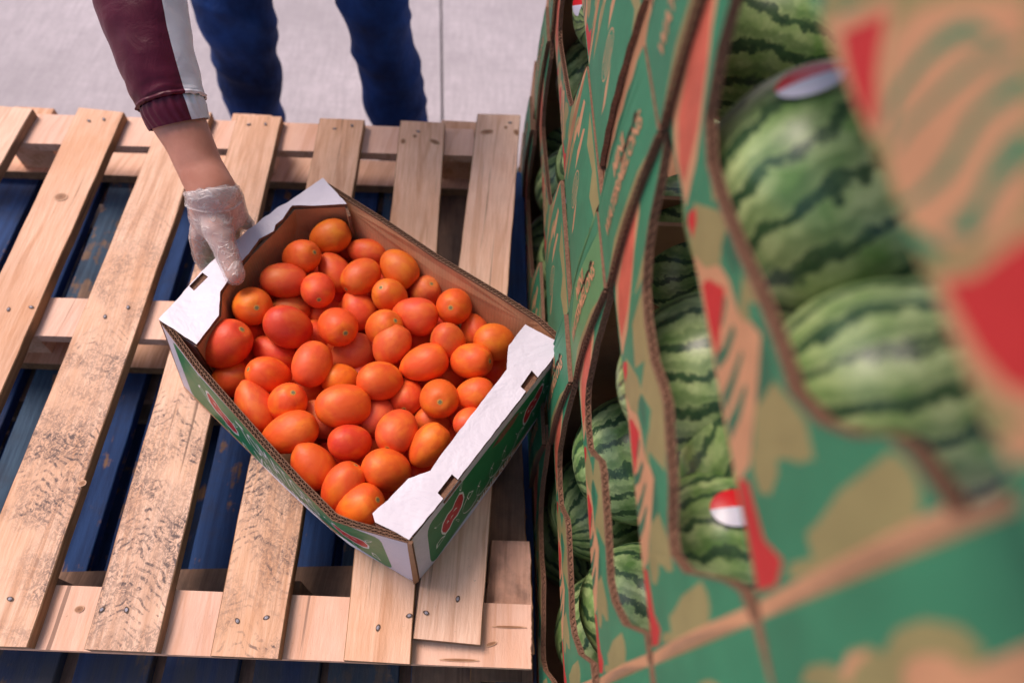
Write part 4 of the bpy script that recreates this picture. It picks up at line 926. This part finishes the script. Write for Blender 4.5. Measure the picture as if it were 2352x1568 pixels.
# bend the hand colours under the vinyl a little pinker is left to the glove's own translucency
def glove_disp(c): return .0012 + .0016 * abs(noise.noise(c * 48 + Vector((c.z * 70, 0, 0)))) + .0004 * noise.noise(c * 120)
gl_ch = [[(atd(490, 449, .887), .031), (K(494, 470, .90), .030), (K(497, 505, .915), .0285)]] + [[(p, r + .0008) for p, r in ch] for ch in palm[1:] + [thumb, index, middle, ring, little]]
gl = capsules(gl_ch, .0026, 'glove', per, M['glove'], glove_disp, 4)
# rolled cuff of the glove
def tube(path, radii, nseg, rad_fn, mat_fn, name, parent, mats, around=64, cap=False, ref=None):
    vs = []; fs = []; mi = []; P = []; n = nseg
    for i in range(n + 1):
        t = i / n; P.append((cat(path, t), catr(radii, t)))
    for i, (p, r) in enumerate(P):
        a = P[max(0, i - 1)][0]; b = P[min(n, i + 1)][0]; d = (b - a).normalized(); toc = (EYE - p); toc = (toc - d * toc.dot(d)).normalized(); rgt = toc.cross(d).normalized()
        if rgt.dot(camR) < 0: rgt = -rgt
        for j in range(around):
            th_ = 2 * math.pi * j / around; e = toc * math.cos(th_) + rgt * math.sin(th_); vs.append(p + e * (r * rad_fn(i / n, th_)))
    for i in range(n):
        for j in range(around): fs.append((i * around + j, i * around + (j + 1) % around, (i + 1) * around + (j + 1) % around, (i + 1) * around + j)); mi.append(mat_fn((i + .5) / n, 2 * math.pi * (j + .5) / around))
    me = mesh_from(vs, fs, mi, True); return link(name, me, parent, mats)
def cat(P, t):
    x = t * (len(P) - 1); i = min(len(P) - 2, int(x)); f = x - i; a, b, c, d = P[max(0, i - 1)], P[i], P[i + 1], P[min(len(P) - 1, i + 2)]
    return .5 * ((2 * b) + (c - a) * f + (2 * a - 5 * b + 4 * c - d) * f * f + (3 * b - a - 3 * c + d) * f ** 3)
def catr(P, t):
    x = t * (len(P) - 1); i = min(len(P) - 2, int(x)); return P[i] + (P[i + 1] - P[i]) * (x - i)
tube([atd(486, 432, .884), atd(488, 442, .886), atd(491, 462, .893)], [.0338, .0352, .0335], 14, lambda t, a: 1 + .06 * noise.noise((math.cos(a) * 1.6, math.sin(a) * 1.6, t * 3)) + .012 * math.sin(a * 7 + t * 4) + (.04 if t > .8 else 0) * math.sin(t * 20), lambda t, a: 0, 'glove_cuff', per, (M['glove'],), 72)
spath = [shR, atd(240, -190, .85), elR, atd(322, -4, .85), atd(350, 103, .853), atd(384, 205, .862), atd(396, 240, .865)]
sr = [.075, .066, .062, .0545, .0485, .043, .0405]
def sfold(t, a):
    v = 1 + .045 * noise.noise((math.cos(a) * 1.3 + 3, math.sin(a) * 1.3, t * 7)) + .035 * noise.noise((math.cos(a) * 2.2 + t * 9, math.sin(a) * 2.2, t * 16))
    if t > .93: v += (.03 * math.sin(a * 15) + .02 * math.sin(a * 23)) * (t - .93) / .07 + .05 * math.sin((t - .93) / .07 * math.pi)
    return v
smat = lambda t, a: 1 if R(25) < a < R(132) else 0
tube(spath, sr, 150, sfold, smat, 'sleeve', per, (M['maroon'], M['whitecloth']), 96)
tube([atd(395, 237, .865), atd(402, 256, .867), atd(413, 286, .872)], [.0385, .0392, .0372], 18, lambda t, a: 1 + .018 * math.sin(a * 24 + 2 * math.sin(t * 4)) + .02 * noise.noise((math.cos(a) * 3, math.sin(a) * 3, t * 2)) - .05 * (t < .1), smat, 'sleeve_cuff', per, (M['maroon'], M['whitecloth']), 120)
def jf(c): return .006 * noise.noise(c * 8) + .018 * (.22 - abs(noise.noise(Vector((c.x * 5, c.y * 5, c.z * 12)) + Vector((c.z * 6, c.x * 4, 3))))) + .002 * noise.noise(c * 28)
capsules([[(pel, .13), (hipL, .1), LL[0], LL[1], LL[2], (LA + Vector((0, 0, .04)), .058)], [(pel, .13), (hipR, .1), RL[0], RL[1], RL[2], (RA + Vector((0, 0, .04)), .06)]], .0075, 'jeans', per, M['denim'], jf, 3)
capsules([[(pel + Vector((0, -.02, .04)), .135), (chest, .15), (neck + Vector((0, .04, -.03)), .07)], [(chest, .12), (shR, .078), (elR, .056)], [(shR, .075), (atd(240, -190, .85), .062)], [(chest, .12), (shL, .072), (elL, .055), (wrL, .042)]], .009, 'jacket', per, M['maroon'], lambda c: .005 * noise.noise(c * 9), 3)
capsules([[(head + Vector((0, .01, .05)), .088), (head + Vector((0, .045, .05)), .085)]], .008, 'hair', per, M['hair'], lambda c: .004 * noise.noise(c * 60), 1)
for A_ in (LA, RA): capsules([[(A_ + Vector((0, .03, -.032)), .032), (A_ + Vector((0, -.06, -.035)), .034), (A_ + Vector((0, -.15, -.038)), .027)]], .005, 'shoe', per, M['shoe'], None, 2)
